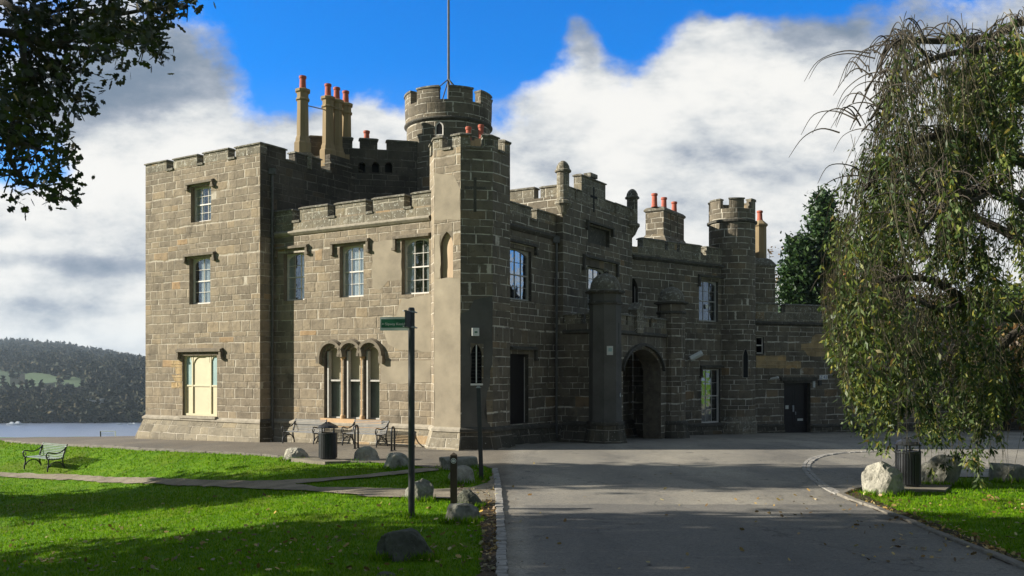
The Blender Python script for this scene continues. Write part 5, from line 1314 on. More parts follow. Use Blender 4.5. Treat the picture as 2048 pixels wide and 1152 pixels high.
def bin_(label, px, py, x=None):
    x, y = unp(px, py); t_ = thing('litter_bin', label, 'litter bin', (x, y, gz(x, y)+.05), R(12), 'black litter bins'); w_ = .25
    g = MB(); g.lathe((0, 0), [(.23, 0), (.23, .05)], 16); lpart('base', g, 'iron', t_)
    g = MB()
    n = 28
    for k in range(n):
        a_ = 2*math.pi*k/n; c_, s_ = math.cos(a_), math.sin(a_); r0, r1 = .235, .265; hw_ = .021
        q = [(r1*c_-hw_*s_, r1*s_+hw_*c_), (r1*c_+hw_*s_, r1*s_-hw_*c_), (r0*c_+hw_*s_, r0*s_-hw_*c_), (r0*c_-hw_*s_, r0*s_+hw_*c_)]
        for i in range(4): j = (i+1) % 4; g.face([(*q[j], .05), (*q[i], .05), (*q[i], .72), (*q[j], .72)])
        g.face([(*p, .72) for p in q][::-1])
    g.lathe((0, 0), [(.232, .04), (.232, .73)], 28)
    lpart('body', g, 'iron', t_)
    g = MB(); g.lathe((0, 0), [(.26, .72), (.275, .73), (.275, .77), (.2, .775), (.2, .76)], 24)
    for k in range(4): a_ = R(45+90*k); g.tube([(.235*math.cos(a_), .235*math.sin(a_), .76), (.235*math.cos(a_), .235*math.sin(a_), .92)], .022, 8)
    lpart('rim', g, 'iron', t_)
    g = MB(); prof = [(.29, .90), (.30, .92), (.24, .98), (.12, 1.03), (.05, 1.055), (.05, 1.075), (.01, 1.08)]
    g.lathe((0, 0), prof, 16)
    for k in range(8): a_ = R(45*k); g.tube([(.28*math.cos(a_), .28*math.sin(a_), .935), (.05*math.cos(a_), .05*math.sin(a_), 1.06)], .012, 6)
    lpart('lid', g, 'iron', t_)
bin_('round slatted black litter bin on a slab in front of the benches', 656, 922)
bin_('round slatted black litter bin behind the pale boulder, half hidden by hanging twigs', 1816, 976)
def hoop(px, py, label):
    x, y = unp(px, py); t_ = thing('cycle_hoop', label, 'cycle stand', (x, y, gz(x, y)+.02), math.atan2(nL.y, nL.x)+R(20), 'black hooped stands by the benches')
    g = MB(); pts = [(-.14, 0, 0), (-.14, 0, .62)]+[(-.14*math.cos(math.pi*k/8), 0, .62+.14*math.sin(math.pi*k/8)) for k in range(1, 8)]+[(.14, 0, .62), (.14, 0, 0)]
    g.tube(pts, .032, 8); lpart('tube', g, 'iron', t_, smooth=True)
    g = MB()
    for s_ in (-.14, .14): g.lathe((s_, 0), [(.06, 0), (.06, .02)], 10)
    lpart('foot_plate', g, 'iron', t_)
hoop(713, 898, 'black inverted-U hoop left of the arcade bench'); hoop(786, 903, 'black inverted-U hoop right of the arcade bench')
# fingerpost
x, y = unp(823, 1035); D = y; zb_ = gz(x, y); fpz = EYE+(HY-615)/FPX*D
fp = thing('fingerpost', 'tall black fingerpost with a green and white Slipway Kiosk arm', 'signpost', (x, y, zb_)); WS['fingerpost'] = Vector((x, y, zb_))
g = MB(); g.tube([(x, y, zb_-.1), (x, y, fpz-.02), (x, y, fpz)], [.057, .057, .04], 16); part('pole', g, 'iron', fp, smooth=False)
g = MB(); g.tube([(x, y, zb_), (x, y, zb_+.03)], .075, 12); part('foot_collar', g, 'metal', fp)
ff = F(V2((x-.62, y+.05)), V2((x-.02, y-.03)))
z0_, z1_ = ff.z(790, 661), ff.z(790, 634); u0_, u1_ = ff.u(760.5), ff.u(818)
g = MB(); fbox(g, ff, u0_, u1_, z0_, z1_, -.012, .012); arm = part('sign_arm', g, 'white', fp)
g = MB(); fbox(g, ff, u0_+.02, u1_-.005, z0_+.05, z1_-.038, .0121, .015); o = part('green_field', g, 'sign_green', arm); o.matrix_parent_inverse = Matrix.Identity(4)
zc_ = ff.z(790, 648)
textobj('lettering', 'Slipway Kiosk', ff, ff.u(789.5), zc_-.002, .0165, .062, 'white', arm, True)
g = MB(); u_ = ff.u(764); w_ = .017
g.face([ff.P(u_, zc_, w_), ff.P(u_+.018, zc_-.017, w_), ff.P(u_+.018, zc_-.005, w_), ff.P(u_+.045, zc_-.005, w_), ff.P(u_+.045, zc_+.005, w_), ff.P(u_+.018, zc_+.005, w_), ff.P(u_+.018, zc_+.017, w_)])
u_ = ff.u(812)-.03
g.face([ff.P(u_, zc_+.02, w_), ff.P(u_+.006, zc_-.018, w_), ff.P(u_+.028, zc_-.018, w_), ff.P(u_+.034, zc_+.02, w_)])
for k in range(6):
    a0_, a1_ = -math.pi/2+math.pi*k/6, -math.pi/2+math.pi*(k+1)/6; cu_, cz_ = u_+.031, zc_+.005
    g.face([ff.P(cu_+r_*math.cos(a_), cz_+r_*math.sin(a_), w_) for r_, a_ in ((.008, a0_), (.014, a0_), (.014, a1_), (.008, a1_))])
o = part('pictogram', g, 'white', arm); o.matrix_parent_inverse = Matrix.Identity(4)
f2 = F(V2((x-.04, y-.55)), V2((x-.015, y-.06))); g = MB(); fbox(g, f2, 0, f2.L, fpz-.36, fpz-.08, -.012, .012); part('sign_arm', g, 'iron', fp, 'second arm seen almost edge-on, dark')
g = MB()
for z_ in (fpz-.09, fpz-.36):
    g.tube([(x, y, z_), (x, y, z_+.03)], .07, 14); g.tube([(x-.12, y-.2, z_+.02), (x, y-.06, z_+.01), (x+.10, y, z_)], .012, 6)
part('clamp', g, 'metal', fp)
# plain black post
x, y = unp(963, 960); zb_ = gz(x, y); zt_ = EYE+(HY-776)/FPX*y
bp = thing('black_post', 'plain square black post by the road, slightly leaning, before the octagonal tower', 'post', (x, y, zb_)); WS['black_post'] = Vector((x, y, zb_))
g = MB(); s_ = .05; lx = -.07
P_ = [[(x+a_*s_+l_, y+b_*s_, z_) for a_, b_ in ((-1, -1), (1, -1), (1, 1), (-1, 1))] for z_, l_ in ((zb_-.1, 0), (zt_, lx))]
for k in range(4): g.face([P_[0][k], P_[0][(k+1) % 4], P_[1][(k+1) % 4], P_[1][k]])
g.face(P_[1]); part('shaft', g, 'iron', bp)
g = MB(); g.box(x+lx-.058, x+lx+.058, y-.058, y+.058, zt_+.001, zt_+.02); g.box(x+lx-.04, x+lx+.03, y-.03, y+.03, zt_+.02, zt_+.07); part('cap', g, 'metal', bp)
# waymark
x, y = unp(907.5, 1020); zb_ = gz(x, y); zt_ = EYE+(HY-910)/FPX*y
wp = thing('waymark_post', 'short dark timber waymark post with a round white disc', 'post', (x, y, zb_)); WS['waymark_post'] = Vector((x, y, zb_))
g = MB(); s_ = .062; g.box(x-s_, x+s_, y-s_, y+s_, zb_-.1, zt_-.001)
for k in range(4):
    c = [(-1, -1), (1, -1), (1, 1), (-1, 1)]; a_, b_ = c[k], c[(k+1) % 4]; g.face([(x+a_[0]*s_, y+a_[1]*s_, zt_), (x+b_[0]*s_, y+b_[1]*s_, zt_), (x, y, zt_+.05)])
part('shaft', g, 'post_wood', wp)
fw_ = F(V2((x-s_, y-s_)), V2((x+s_, y-s_))); zc_ = EYE+(HY-921)/FPX*y
g = MB()
def disc(r_, w_, m_): g.face([fw_.P(s_+r_*math.cos(a), zc_+r_*math.sin(a), w_) for a in [2*math.pi*k/20 for k in range(20)]], m_)
disc(.050, .004, 0); disc(.039, .006, 1); disc(.027, .008, 0); disc(.006, .010, 1)
part('waymark_disc', g, ['white', 'iron'], wp)
# boulders
def rock(px, py, wpx, hpx, mat, label, seed, flat=.75, dep=.7):
    x, y = unp(px, py); W_ = wpx*y/FPX; Hh = hpx*y/FPX*1.12; y2 = y+W_*.30*dep
    rnd_ = .20 if 'rounded' in label else 0.0
    bm = bmesh.new(); bmesh.ops.create_icosphere(bm, subdivisions=4, radius=1.0); rs = random.Random(seed)
    planes = [(Vector((rs.uniform(-1, 1), rs.uniform(-1, .6), rs.uniform(-.2, 1))).normalized(), rs.uniform(.52, .85)+rnd_*(1-.0)) for _ in range(16)]
    sx = rs.uniform(-.3, .3)
    for v in bm.verts:
        p = v.co.copy()
        for n_, d_ in planes:
            e_ = p.dot(n_)-d_
            if e_ > 0: p -= n_*e_*.97
        rg_ = 1-abs(mnoise.noise(p*2.6+Vector((3, seed, 1))))*2.2
        p += p.normalized()*(-.07*max(0, rg_-.75)*4+mnoise.noise(p*1.7+Vector((seed, 0, 0)))*.09+mnoise.noise(p*5+Vector((0, seed, 0)))*.035+mnoise.noise(p*13)*.02)
        v.co = p
    _zm = max(v.co.z for v in bm.verts)
    for v in bm.verts:
        if v.co.z > 0 and not rnd_: v.co.z = _zm*math.tanh(1.7*v.co.z/_zm)/math.tanh(1.7)
    zs_ = [v.co.z for v in bm.verts]; xs_ = [v.co.x for v in bm.verts]; zmx = max(zs_); xw = max(xs_)-min(xs_); xm = (max(xs_)+min(xs_))/2
    for v in bm.verts:
        p = v.co; v.co = Vector(((p.x-xm+sx*p.z*.3)*W_/xw, p.y*W_/xw*dep, (p.z+.35*zmx)*Hh/(1.35*zmx)))
        if v.co.z < -.12: v.co.z = -.12
    me = bpy.data.meshes.new('boulder'); bm.to_mesh(me); bm.free(); me.materials.append(M[mat])
    me.uv_layers.new(name='UVMap')
    o = bpy.data.objects.new('boulder', me); COL.objects.link(o); o.location = (x, y2, gz(x, y2)-.02); tag(o, label, 'boulder', 'boulders edging the lawns'); return o
RK = [(592, 920, 62, 22, 'rock_light', 'low pale boulder left of the litter bin on the lawn edge'), (731, 922, 54, 27, 'rock_light', 'blocky pale boulder right of the litter bin'),
 (792, 937, 60, 30, 'rock_light', 'pale sloping boulder just left of the fingerpost'), (916, 938, 80, 22, 'rock', 'long low dark boulder at the back of the grass wedge'),
 (921, 966, 60, 31, 'rock_light', 'grey cracked boulder behind the waymark post'), (837, 1002, 58, 40, 'rock', 'rounded dark boulder behind the fingerpost pole'),
 (936, 1016, 62, 34, 'rock_dark', 'rounded mossy boulder right of the waymark post'), (923, 1046, 78, 36, 'rock', 'lit angular boulder in front of the waymark post'),
 (808, 1120, 126, 54, 'rock_dark', 'largest dark boulder lying on the shaded lawn'), (772, 1168, 50, 22, 'rock_dark', 'dark boulder cut by the bottom edge of the photo'),
 (1776, 990, 88, 60, 'rock_light', 'cream rounded boulder at the tip of the right lawn'), (1893, 972, 92, 56, 'rock', 'grey boulder behind the bin under the weeping tree'),
 (2030, 964, 84, 34, 'rock', 'low grey boulder at the right edge of the photo')]
for i, r_ in enumerate(RK): rock(*r_, seed=i*7+3, dep=.75)
# ================================================================== vegetation
def branch_mesh(paths, n=6):
    mb = MB()
    for pts, rs_ in paths: mb.tube(pts, rs_, n, caps=False)
    return mb
def arcpath(a, b, sag, n=6, wob=.1, r0=.1, r1=.03):
    a, b = Vector(a), Vector(b); pts = []
    for i in range(n+1):
        t_ = i/n; p = a.lerp(b, t_); p.z += sag*4*t_*(1-t_); 
        if 0 < i < n: p += Vector((random.uniform(-wob, wob), random.uniform(-wob, wob), random.uniform(-wob, wob)))
        pts.append(p)
    return pts, [r0+(r1-r0)*i/n for i in range(n+1)]
def crown_tree(name, label, loc, H, crown, nclump, perclump, leafL, leafW, mat, cs=.8, group=None, filt=None, shape='lance', trunk_r=.2, seed=1, cat='tree', cone=False, sq=(1, 1, .8), bare=False):
    global rng
    rng = np.random.default_rng(seed); random.seed(seed)
    x, y = loc; z0 = gz(x, y); t_ = thing(name, label, cat, (x, y, z0), 0, group); WS[t_.name] = Vector((x, y, z0))
    cx_, cy_, cz_, rx_, ry_, rz_ = crown; cen = []
    while len(cen) < nclump:
        p = rng.uniform(-1, 1, 3)
        if cone:
            h_ = rng.random()**1.3; a_ = rng.random()*6.283; r_ = (1-h_)**.75*(.55+.45*rng.random())
            c = np.array([cx_+rx_*r_*math.cos(a_), cy_+ry_*r_*math.sin(a_), cz_-rz_+2*rz_*h_])
        else:
            l = np.linalg.norm(p)
            if l > 1 or l < .25: continue
            c = np.array([cx_, cy_, cz_])+p*np.array([rx_, ry_, rz_])
            if mnoise.noise(Vector(c*.45)) < -.22: continue
        if filt and not filt(c): continue
        cen.append(c)
    cen = np.array(cen)
    tr = []; top = Vector((cx_, cy_, cz_+rz_*(.8 if cone else .3)))
    tr.append(arcpath((x, y, z0-.2), top, 0, 6, .08*H/10, trunk_r, trunk_r*.3))
    br = []
    for c in cen[::max(1, nclump//70)]:
        tt = random.uniform(.35, .9); s_ = Vector((x, y, z0)).lerp(top, tt); 
        if not cone: br.append(arcpath(s_, c, .2, 5, .12, trunk_r*.28, .012))
    trunk = branch_mesh(tr+br); part('trunk', trunk, 'bark', t_, smooth=True)
    if bare: return t_
    n = nclump*perclump; C = np.repeat(cen, perclump, 0)+rng.normal(size=(n, 3))*cs*np.array(sq)*.5
    if filt: 
        ok = np.array([filt(c) for c in C]); C = C[ok]
    n = len(C); D = rdir(n); D[:, 2] = D[:, 2]*.6-(.25 if not cone else -.5)
    me = leafmesh(name+'_crown', C, D, rdir(n), leafL*rng.uniform(.6, 1.3, n), leafW*rng.uniform(.6, 1.3, n), mat, shape)
    obj_np('crown', me, t_, WS[t_.name]); return t_
def outframe(c, m_=20):
    if c[1] < 1: return True
    px = CX+FPX*c[0]/c[1]; py = HY-FPX*(c[2]-EYE)/c[1]
    return px < -m_ or py < -m_ or px > 2048+m_ or py > 1152+m_
# trees out of frame on the left; their shade falls across lawn and road
crown_tree('shade_tree', 'low broad tree beyond the left edge shading the far lawn', (-24.5, 24.0), 8, (-24.5, 24.0, 3.4, 3.2, 1.5, 2.2), 110, 70, .42, .32, 'leaf_green', 1.2, filt=outframe, seed=11, trunk_r=.3)
crown_tree('shade_tree', 'tallest tree beyond the left edge shading the middle of the road', (-23.5, 21.7), 15, (-23.5, 21.7, 9.6, 4.6, 1.9, 5.6), 170, 75, .42, .32, 'leaf_green', 1.3, filt=outframe, seed=13, trunk_r=.3)
crown_tree('shade_tree', 'tree beyond the left edge shading the nearest lawn', (-19, 13.6), 14, (-20, 12.7, 8.0, 5, 2.9, 6.6), 115, 60, .40, .30, 'leaf_green', 1.3, filt=outframe, seed=12, trunk_r=.3)
# overhanging oak, top left
rng = np.random.default_rng(5); random.seed(5)
tx, ty = -12.0, 11.0; oz = gz(tx, ty)
oak = thing('oak_tree', 'dark overhanging branches with lobed leaves at the top left', 'tree', (tx, ty, oz)); WS['oak_tree'] = Vector((tx, ty, oz))
def pd(px, py, D): return Vector(((px-CX)/FPX*D, D, EYE+(HY-py)/FPX*D))
BL = [(30,40,95,520),(110,40,80,420),(185,20,55,200),(60,130,100,600),(140,130,70,330),(185,95,40,130),(30,220,80,400),(95,225,65,300),(150,205,35,110),(25,290,50,150),(70,310,45,150),(95,345,38,110),(120,372,24,60),(138,398,13,22),(110,395,16,24),(20,350,30,60),(65,375,28,50),
      (260,60,34,95),(290,88,34,110),(318,108,20,50),(235,40,26,50),(285,20,40,130),(335,14,38,120),(375,12,24,60),(210,60,30,60),(225,92,22,40),(300,55,25,50),(150,300,16,20),(-30,120,80,300),(-30,280,60,160)]
C = []
for (px, py, r_, n_) in BL:
    D0 = 12+rng.uniform(-.9, .9)
    m_ = int(n_*.8); k = max(2, n_//16); sub = [(px+rng.normal()*r_*.55, py+rng.normal()*r_*.55, D0+rng.normal()*.4) for _ in range(k)]
    for i in range(m_):
        s_ = sub[rng.integers(k)]; q = pd(s_[0]+rng.normal()*15, s_[1]+rng.normal()*13, s_[2]+rng.normal()*.12); C.append(q[:])
oc_ = []
while len(oc_) < 110:
    p = rng.uniform(-1, 1, 3)
    if np.linalg.norm(p) > 1: continue
    c = np.array([-12, 11.0, 8.8])+p*np.array([6.5, 3.6, 4.6])
    if outframe(c, 60): oc_.append(c)
oc_ = np.array(oc_); O = np.repeat(oc_, 32, 0)+rng.normal(size=(110*32, 3))*.5
O = O[np.array([outframe(c, 25) for c in O])]
C = np.array(C); n = len(C); D = rdir(n); D[:, 2] -= .2
Wd_ = rdir(n)
me = leafmesh('oak_crown', C, D, Wd_, .115*rng.uniform(.7, 1.35, n), .085*rng.uniform(.7, 1.3, n), 'leaf_oak', 'lobe')
obj_np('crown', me, oak, WS['oak_tree'])
me = leafmesh('oak_crown_outer', O, rdir(len(O)), rdir(len(O)), .26, .2, 'leaf_oak', 'lobe'); obj_np('crown', me, oak, WS['oak_tree'])
sk = [[(-420, 120), (-200, 60), (-60, 60), (40, 70), (110, 90), (180, 60), (240, 62), (292, 92), (325, 112)], [(110, 90), (170, 30), (240, 28), (300, 18), (380, 12)], [(40, 70), (50, 150), (30, 220), (18, 290), (24, 330), (60, 365), (105, 378), (140, 402)], [(-60, 60), (-40, 180), (20, 260), (20, 300)],
      [(40, 70), (110, 140), (150, 200)], [(60, 150), (95, 225), (110, 260)], [(110, 90), (190, 100), (228, 94)], [(225, 0), (215, 30), (208, 48)], [(18, 290), (40, 285), (80, 300), (150, 302)], [(0, 0), (60, 30), (120, 20), (190, 10)]]
pp = []
for i, s_ in enumerate(sk):
    q = catmull([V2(p) for p in s_], 3); n = len(q); pts = [pd(p.x, p.y, 12+.25*math.sin(k+i)) for k, p in enumerate(q)]
    r0 = .085 if i == 0 else .04; pp.append((pts, [r0*(1-k/(n-1))+.009 for k in range(n)]))
for (px, py, r_, n_) in BL:
    for k in range(5):
        a_ = rng.uniform(0, 6.28); pp.append(([pd(px, py, 12), pd(px+r_*.5*math.cos(a_), py+r_*.5*math.sin(a_)+3, 12.1), pd(px+r_*math.cos(a_), py+r_*math.sin(a_)+8, 12.2)], [.012, .008, .004]))
pp.append(([Vector((tx, ty, oz-.2)), Vector((tx+.1, ty, 3)), Vector((tx+.3, ty+.1, 7)), Vector((tx+.5, ty, 11))], [.42, .36, .26, .1]))
pp.append(([Vector((tx+.2, ty, 5.0)), Vector((-11, 11.6, 6.2)), pd(-420, 120, 12)], [.16, .12, .09]))
part('trunk', branch_mesh(pp), 'bark', oak, smooth=True)
# weeping tree on the right
rng = np.random.default_rng(21); random.seed(21)
wx, wy = 12.6, 19.4; wz = gz(wx, wy); weep = thing('weeping_tree', 'large weeping tree with hanging leafy strands over the right lawn', 'tree', (wx, wy, wz)); WS['weeping_tree'] = Vector((wx, wy, wz))
limbs = [([(wx, wy, wz-.3), (wx-.1, wy, 2.2), (wx+.1, wy, 4.6), (wx-.2, wy, 7.0), (wx-.8, wy-.1, 8.6)], [.42, .36, .30, .22, .12])]
def limb(p, r0, r1): 
    q = []
    for a_, b_ in zip(p, p[1:]): pass
    P_ = [Vector(k) for k in p]; out = []
    for i in range(len(P_)-1):
        p0, p1, p2, p3 = P_[max(i-1, 0)], P_[i], P_[i+1], P_[min(i+2, len(P_)-1)]
        for k in range(5):
            t_ = k/5; out.append(.5*((2*p1)+(-p0+p2)*t_+(2*p0-5*p1+4*p2-p3)*t_*t_+(-p0+3*p1-3*p2+p3)*t_**3))
    out.append(P_[-1]); n = len(out); return out, [r0+(r1-r0)*i/(n-1) for i in range(n)]
def wp_(px, py, D): return tuple(pd(px, py, D))
L1 = [limb([(wx, wy, 7.4), wp_(2080, 55, 18.8), wp_(1980, 75, 18.4), wp_(1880, 82, 18.2), wp_(1810, 82, 18.1), wp_(1770, 100, 18), wp_(1760, 150, 18)], .11, .02),
      limb([(wx, wy, 6.8), wp_(2060, 120, 18.5), wp_(1960, 100, 17.5), wp_(1860, 120, 17), wp_(1790, 170, 16.8), wp_(1740, 240, 16.6)], .10, .02),
      limb([(wx, wy, 5.6), wp_(2060, 330, 18.6), wp_(1990, 310, 18), wp_(1930, 275, 17.6), wp_(1880, 270, 17.4), wp_(1800, 300, 17.2), wp_(1730, 380, 17)], .17, .03),
      limb([(wx, wy, 3.0), wp_(2080, 640, 18.5), wp_(2000, 630, 18), wp_(1930, 600, 17.6), wp_(1860, 560, 17.4), wp_(1780, 560, 17.4), wp_(1700, 590, 17.4)], .16, .025),
      limb([(wx, wy, 2.6), wp_(2060, 660, 19.5), wp_(1990, 700, 19.2), wp_(1930, 690, 19), wp_(1850, 640, 19)], .14, .03),
      limb([(wx, wy, 4.4), wp_(2040, 480, 20.5), wp_(1930, 430, 20.8), wp_(1830, 440, 21), wp_(1720, 500, 21)], .13, .02),
      limb([(wx, wy, 6.2), wp_(2048, 200, 20.5), wp_(1940, 150, 21), wp_(1850, 160, 21.2), wp_(1760, 260, 21.4)], .12, .02),
      limb([(wx, wy, 6.0), (14.5, 18.5, 8.6), (16.5, 17.5, 8.8), (18, 17, 7)], .14, .03), limb([(wx, wy, 6.0), (13.5, 22, 8.6), (14.5, 24, 8.0)], .14, .03), limb([(wx, wy, 6.0), (12.2, 17, 8.6), (12.0, 15.2, 7.6)], .13, .03),
      limb([(wx, wy, 5.0), wp_(2060, 420, 17), wp_(1980, 380, 16.2), wp_(1900, 400, 15.8), wp_(1840, 470, 15.6)], .12, .02)]
L1 += [limb([wp_(1980, 380, 16.2), wp_(1940, 400, 15.6), wp_(1890, 350, 15.4), wp_(1850, 380, 15.4), wp_(1830, 450, 15.4)], .05, .01), limb([wp_(1860, 120, 17), wp_(1830, 90, 16.6), wp_(1790, 85, 16.4), wp_(1745, 160, 16.3), wp_(1700, 260, 16.2)], .035, .008), limb([wp_(1930, 600, 17.6), wp_(1880, 620, 16.8), wp_(1820, 600, 16.5), wp_(1770, 640, 16.5)], .05, .01)]
limbs += L1
# cascades: short side branches arching out, each carrying strands
strands = []; LC = []; LD = []; 
casc = []
for (pts, rs_) in L1:
    n = len(pts)
    for k in range(int(n*.25), n):
        for _ in range(2):
            p = pts[k]+Vector((rng.normal()*.15, rng.normal()*.15, 0)); a_ = rng.uniform(0, 6.283); l = rng.uniform(.3, 1.1); out = Vector((math.cos(a_), math.sin(a_), 0))
            if out.x > .3: out.x *= .4
            q = p+out*l+Vector((0, 0, rng.uniform(-.1, .35))); e_ = q+out*.25+Vector((0, 0, -.35)); _r = limb([p, p.lerp(q, .5)+Vector((0, 0, .12)), q, e_], .016, .004); limbs.append(_r); casc.append((q, out))
            casc.append((p.lerp(q, .5), out))
def endz(px, y):
    return {0: 0}.get(0)
zb_px = ([1600, 1640, 1690, 1720, 1760, 1800, 1850, 1880, 1950, 2010, 2060, 2400], [560, 640, 880, 860, 800, 905, 935, 850, 930, 920, 900, 900])
lx_px = ([0, 100, 150, 220, 300, 400, 500, 600, 700, 800, 900, 1152], [1820, 1800, 1785, 1755, 1715, 1672, 1655, 1655, 1670, 1700, 1765, 1850])
def grow(q, out, nst):
    if CX+FPX*q.x/q.y < np.interp(HY-(q.z-EYE)*FPX/q.y, *lx_px)-18: return
    for _ in range(nst):
        p = q+Vector((rng.normal()*.12, rng.normal()*.12, rng.normal()*.08)); pts = [p.copy()]; v_ = out*rng.uniform(.05, .35)+Vector((rng.normal()*.12, rng.normal()*.12, -.2))
        pxe = CX+FPX*p.x/p.y; ymax = float(np.interp(pxe, *zb_px))+rng.uniform(-90, 30)+130*mnoise.noise(Vector((pxe*.022, p.y*.4, 0))); zlow = EYE+(HY-ymax)/FPX*p.y
        jx = rng.uniform(-15, 15); Lm = rng.uniform(.8, 3.4); s_ = 0; st = .22; cu = Vector((rng.normal()*.05, rng.normal()*.05, 0))
        while s_ < Lm and pts[-1].z > max(zlow, .15):
            v_ = v_*.80+Vector((0, 0, -.24))+cu+Vector((rng.normal(), rng.normal(), 0))*.028; d_ = v_.normalized()*st
            nx_ = pts[-1]+d_; pyx = HY-(nx_.z-EYE)*FPX/nx_.y; pxx = CX+FPX*nx_.x/nx_.y
            lim = np.interp(pyx, *lx_px)-jx
            if pxx < lim: nx_.x = max(nx_.x, (lim-CX)/FPX*nx_.y-.01) if pxx > lim-12 else pts[-1].x+.07 
            pts.append(nx_); s_ += st
        if len(pts) < 3: continue
        strands.append((pts[::1], [.0075-.0045*i/(len(pts)-1) for i in range(len(pts))]))
        dens = rng.choice([0.0, .15, .7, 1.1, 1.4])
        for a_, b_ in zip(pts[1:], pts[2:]+[pts[-1]+Vector((0, 0, -.05))]):
            tuft = 2.6 if mnoise.noise(a_*1.9) > .02 else .15
            for _k in range(int(8*dens*tuft+rng.random()*1.2)):
                c = a_.lerp(b_, rng.random()); o_ = rng.normal(size=3)*.055; LC.append((c.x+o_[0], c.y+o_[1], c.z+o_[2]-.03)); LD.append((o_[0]*7, o_[1]*7, -.55+o_[2]*3))
random.shuffle(casc)
# keep some holes in the curtain
for q, out in casc:
    if mnoise.noise(Vector((q.x*.8, q.y*.3, q.z*.8))) < (.02 if q.y > 19.5 else -.06): continue
    if mnoise.noise(Vector((q.x*.85, 3.1, (q.z-1)*.62))) < -.20: continue
    grow(q, out, rng.integers(3, 7))
# fill near outer envelope
for _ in range(90):
    py = rng.uniform(140, 600); px = np.interp(py, *lx_px)+rng.exponential(120)+10; D = rng.uniform(15.5, 21.5)
    grow(pd(px, py, D), Vector((-.6, rng.normal()*.3, 0)), 4)
part('trunk', branch_mesh(limbs, 8), 'bark', weep, smooth=True)
part('twigs', branch_mesh(strands, 3), 'strand', weep)
LC = np.array(LC); LD = np.array(LD)
def wkeep(c):
    h_ = mnoise.noise(Vector((c[0]*.85, 3.1, c[2]*.62)))+.45*mnoise.noise(Vector((c[0]*2.3, c[1]*.5, c[2]*1.5)))
    p_ = 1.0 if h_ > -.06 else (.40 if h_ > -.16 else .03)
    edge = (c[0]-6.0)/2.2; p_ *= min(1, .22+.78*max(0, edge))         # outermost strands carry few leaves
    if c[2] > 6.6: p_ *= .22+.78*min(1, max(0, (c[0]-6.9-(c[2]-6.6)*.9)/1.4))
    return random.random() < p_
kp = np.array([wkeep(c) for c in LC]); LC = LC[kp]; LD = LD[kp]; n = len(LC)
me = leafmesh('weeping_crown', LC, LD, rdir(n), (.125)*rng.uniform(.6, 1.4, n), .046*rng.uniform(.7, 1.3, n), 'leaf_weep', 'lance'); obj_np('crown', me, weep, WS['weeping_tree'])
print('strands', len(strands), 'leaves', n)
# trees behind
crown_tree('conifer_tree', 'dark green conifer left of the pair behind the low wing', (19.4, 60), 12, (19.1, 60, 4.6, 2.7, 2.5, 6.6), 380, 55, .40, .16, 'leaf_conifer', .8, cone=True, seed=31)
crown_tree('conifer_tree', 'taller dark green conifer with a pointed top behind the low wing', (21.6, 60), 14, (21.0, 60.5, 5.8, 3.1, 2.7, 8.6), 460, 55, .40, .16, 'leaf_conifer', .8, cone=True, seed=32)
crown_tree('conifer_tree', 'conifer mostly hidden behind the weeping tree strands', (25.4, 62), 14, (25.4, 62, 5.8, 2.9, 2.6, 7.4), 260, 40, .42, .18, 'leaf_conifer', .8, cone=True, seed=33)
crown_tree('yellowing_tree', 'yellow-green autumn tree behind the low wing parapet', (20.8, 54), 8, (20.9, 54, 4.6, 1.6, 1.4, 3.4), 60, 40, .22, .16, 'leaf_yellow', .7, seed=34, trunk_r=.12)
crown_tree('bare_tree', 'thin half-bare tree with rusty leaves between the buff chimney and conifers', (18.0, 62), 9, (18.1, 62, 7.4, 1.2, 1.0, 3.9), 26, 22, .2, .15, 'leaf_rust', .5, seed=35, trunk_r=.1)
for i, (x_, y_, h_, mt_, lb_) in enumerate(((29.5, 52, 8, 'leaf_green', 'leafy green tree behind the weeping tree, nearest the conifers'), (33.5, 60, 9, 'leaf_yellow', 'yellowing tree behind the weeping tree at the right'), (27.5, 50, 5, 'leaf_rust', 'rust-coloured small tree seen through the weeping strands'))):
    crown_tree('background_tree', lb_, (x_, y_), h_, (x_, y_, h_*.52, 3.6, 3, h_*.46), 110, 50, .34, .24, mt_, 1.1, seed=40+i)
# ------------------------------------------------------------------ grass blades, fallen leaves
rng = np.random.default_rng(99)
def inpoly(P_, poly):
    x, y = P_[:, 0], P_[:, 1]; ins = np.zeros(len(P_), bool); n = len(poly)
    for i in range(n):
        (x0, y0), (x1, y1) = poly[i], poly[(i+1) % n]
        if y0 == y1: continue
        c = ((y0 > y) != (y1 > y)) & (x < (x1-x0)*(y-y0)/(y1-y0)+x0); ins ^= c
    return ins
pathp = U(up_)+U(lo_); soilp = U(so_); drivep = [tuple(p) for p in poly] if False else None
asph = [(kL[0][0], -8)]+[tuple(p) for p in catmull(kL, 3)]+[tuple(p) for p in catmull(U(edgeL), 3)]+[(-22.0, 37.8), (-21.4, 38.8), (-19, 39.7), (-16.5, 41.2), (-13, 48), (45, 60), (60, 40), (60, 24.5)]+ib+[(11.5, 2), (11.5, -8)]
n = 280000
Y = 9.5+28.5*rng.random(n)**1.55; X = (rng.uniform(-500, 2350, n)-CX)/FPX*Y; P_ = np.stack([X, Y], 1)
ok = ~inpoly(P_, asph) & ~inpoly(P_, pathp) & ~inpoly(P_, soilp)
P_ = P_[ok]; n = len(P_); Z = np.array([gz(a_, b_) for a_, b_ in P_])
hgt = (.026+.03*rng.random(n))*(1+.25*(P_[:, 1]-10)/15); w_ = .004+.00045*P_[:, 1]
an = rng.random(n)*6.283; dx_ = np.cos(an)*w_; dy_ = np.sin(an)*w_; le = rng.normal(size=(n, 2))*.022
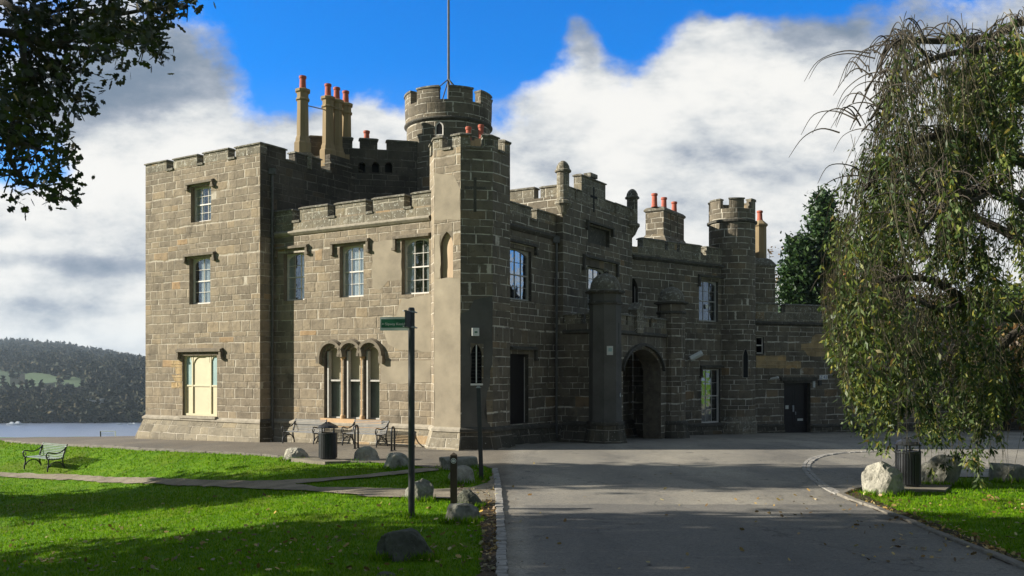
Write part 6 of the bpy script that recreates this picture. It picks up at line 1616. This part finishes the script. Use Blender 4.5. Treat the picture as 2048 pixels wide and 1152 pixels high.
V = np.zeros((n, 3, 3)); V[:, 0] = np.stack([P_[:, 0]-dx_, P_[:, 1]-dy_, Z-.005], 1); V[:, 1] = np.stack([P_[:, 0]+dx_, P_[:, 1]+dy_, Z-.005], 1); V[:, 2] = np.stack([P_[:, 0]+le[:, 0], P_[:, 1]+le[:, 1], Z+hgt], 1)
o = obj_np('grass', mesh_np('grass', V, np.arange(n*3).reshape(n, 3), ['blade'])); tag(o, 'short bright green grass blades covering the lawns', 'grass', None, 'stuff')
print('blades', n)
def leaves_at(P2, size): 
    m_ = len(P2); Zl = np.array([gz(a_, b_) for a_, b_ in P2])+.03+rng.random(m_)*.03
    return np.column_stack([P2, Zl]), size*rng.uniform(.6, 1.4, m_)
pts = []
def scat(pxr, pyr, m_, sd=None):
    for _ in range(m_): pts.append(unp(rng.uniform(*pxr), rng.uniform(*pyr)))
scat((0, 960), (985, 1150), 330); scat((0, 960), (1040, 1150), 150)
for _ in range(420): py = rng.uniform(1005, 1150); pts.append(unp(rng.uniform(962, 1000), py))
for _ in range(130): py = rng.uniform(945, 1010); pts.append(unp(rng.uniform(900, 996), py))
for _ in range(360):
    t_ = rng.random(); px = 1690+t_*370; py = np.interp(px, [1690, 1740, 1820, 1900, 1990, 2060], [997, 1014, 1045, 1079, 1115, 1145])-abs(rng.normal())*13-1; pts.append(unp(px, py))
scat((1700, 2048), (985, 1130), 200); scat((1010, 1650), (915, 1150), 60); scat((1500, 1700), (985, 1040), 40)
ok = []
for cx_, cy_, k in ((235, 1063, 10), (360, 1080, 8), (590, 1085, 12), (850, 1118, 22), (500, 1060, 8), (1790, 1042, 8), (1985, 1000, 12)):
    for _ in range(k): pts.append(unp(cx_+rng.normal()*9, cy_+rng.normal()*3))
P2 = np.array(pts); keep = P2[:, 1] < 40; P2 = P2[keep]
C, S = leaves_at(P2, .07); n = len(C); D = rdir(n); D[:, 2] *= .35; W_ = rdir(n); W_[:, 2] *= .35
o = obj_np('fallen_leaves', leafmesh('fallen_leaves', C, D, W_, S, S*.75, 'leaf_fallen', 'lobe')); tag(o, 'dry brown and yellow fallen leaves scattered on lawns and kerb edges', 'fallen leaves', None, 'stuff')
T_ = []
for (px, py, wpx, hpx, *_r) in RK:
    for _ in range(int(wpx*4)): T_.append(unp(px+rng.uniform(-.56, .56)*wpx, py+rng.normal()*1.6+.5))
for px, py in ((823, 1036), (963, 961), (907, 1021)):
    for _ in range(90): T_.append(unp(px+rng.normal()*12, py+rng.normal()*2))
T_ = np.array(T_); T_ = T_[~inpoly(T_, asph)]; n = len(T_); Z = np.array([gz(a_, b_) for a_, b_ in T_]); h_ = rng.uniform(.06, .15, n); a_ = rng.random(n)*6.283; w_ = .006+.0004*T_[:, 1]; le = rng.normal(size=(n, 2))*.04
V = np.zeros((n, 3, 3)); V[:, 0] = np.stack([T_[:, 0]-np.cos(a_)*w_, T_[:, 1]-np.sin(a_)*w_, Z], 1); V[:, 1] = np.stack([T_[:, 0]+np.cos(a_)*w_, T_[:, 1]+np.sin(a_)*w_, Z], 1); V[:, 2] = np.stack([T_[:, 0]+le[:, 0], T_[:, 1]+le[:, 1], Z+h_], 1)
o = obj_np('grass_tufts', mesh_np('grass_tufts', V, np.arange(n*3).reshape(n, 3), ['blade'])); tag(o, 'longer uncut grass round the feet of boulders and posts', 'grass', None, 'stuff')
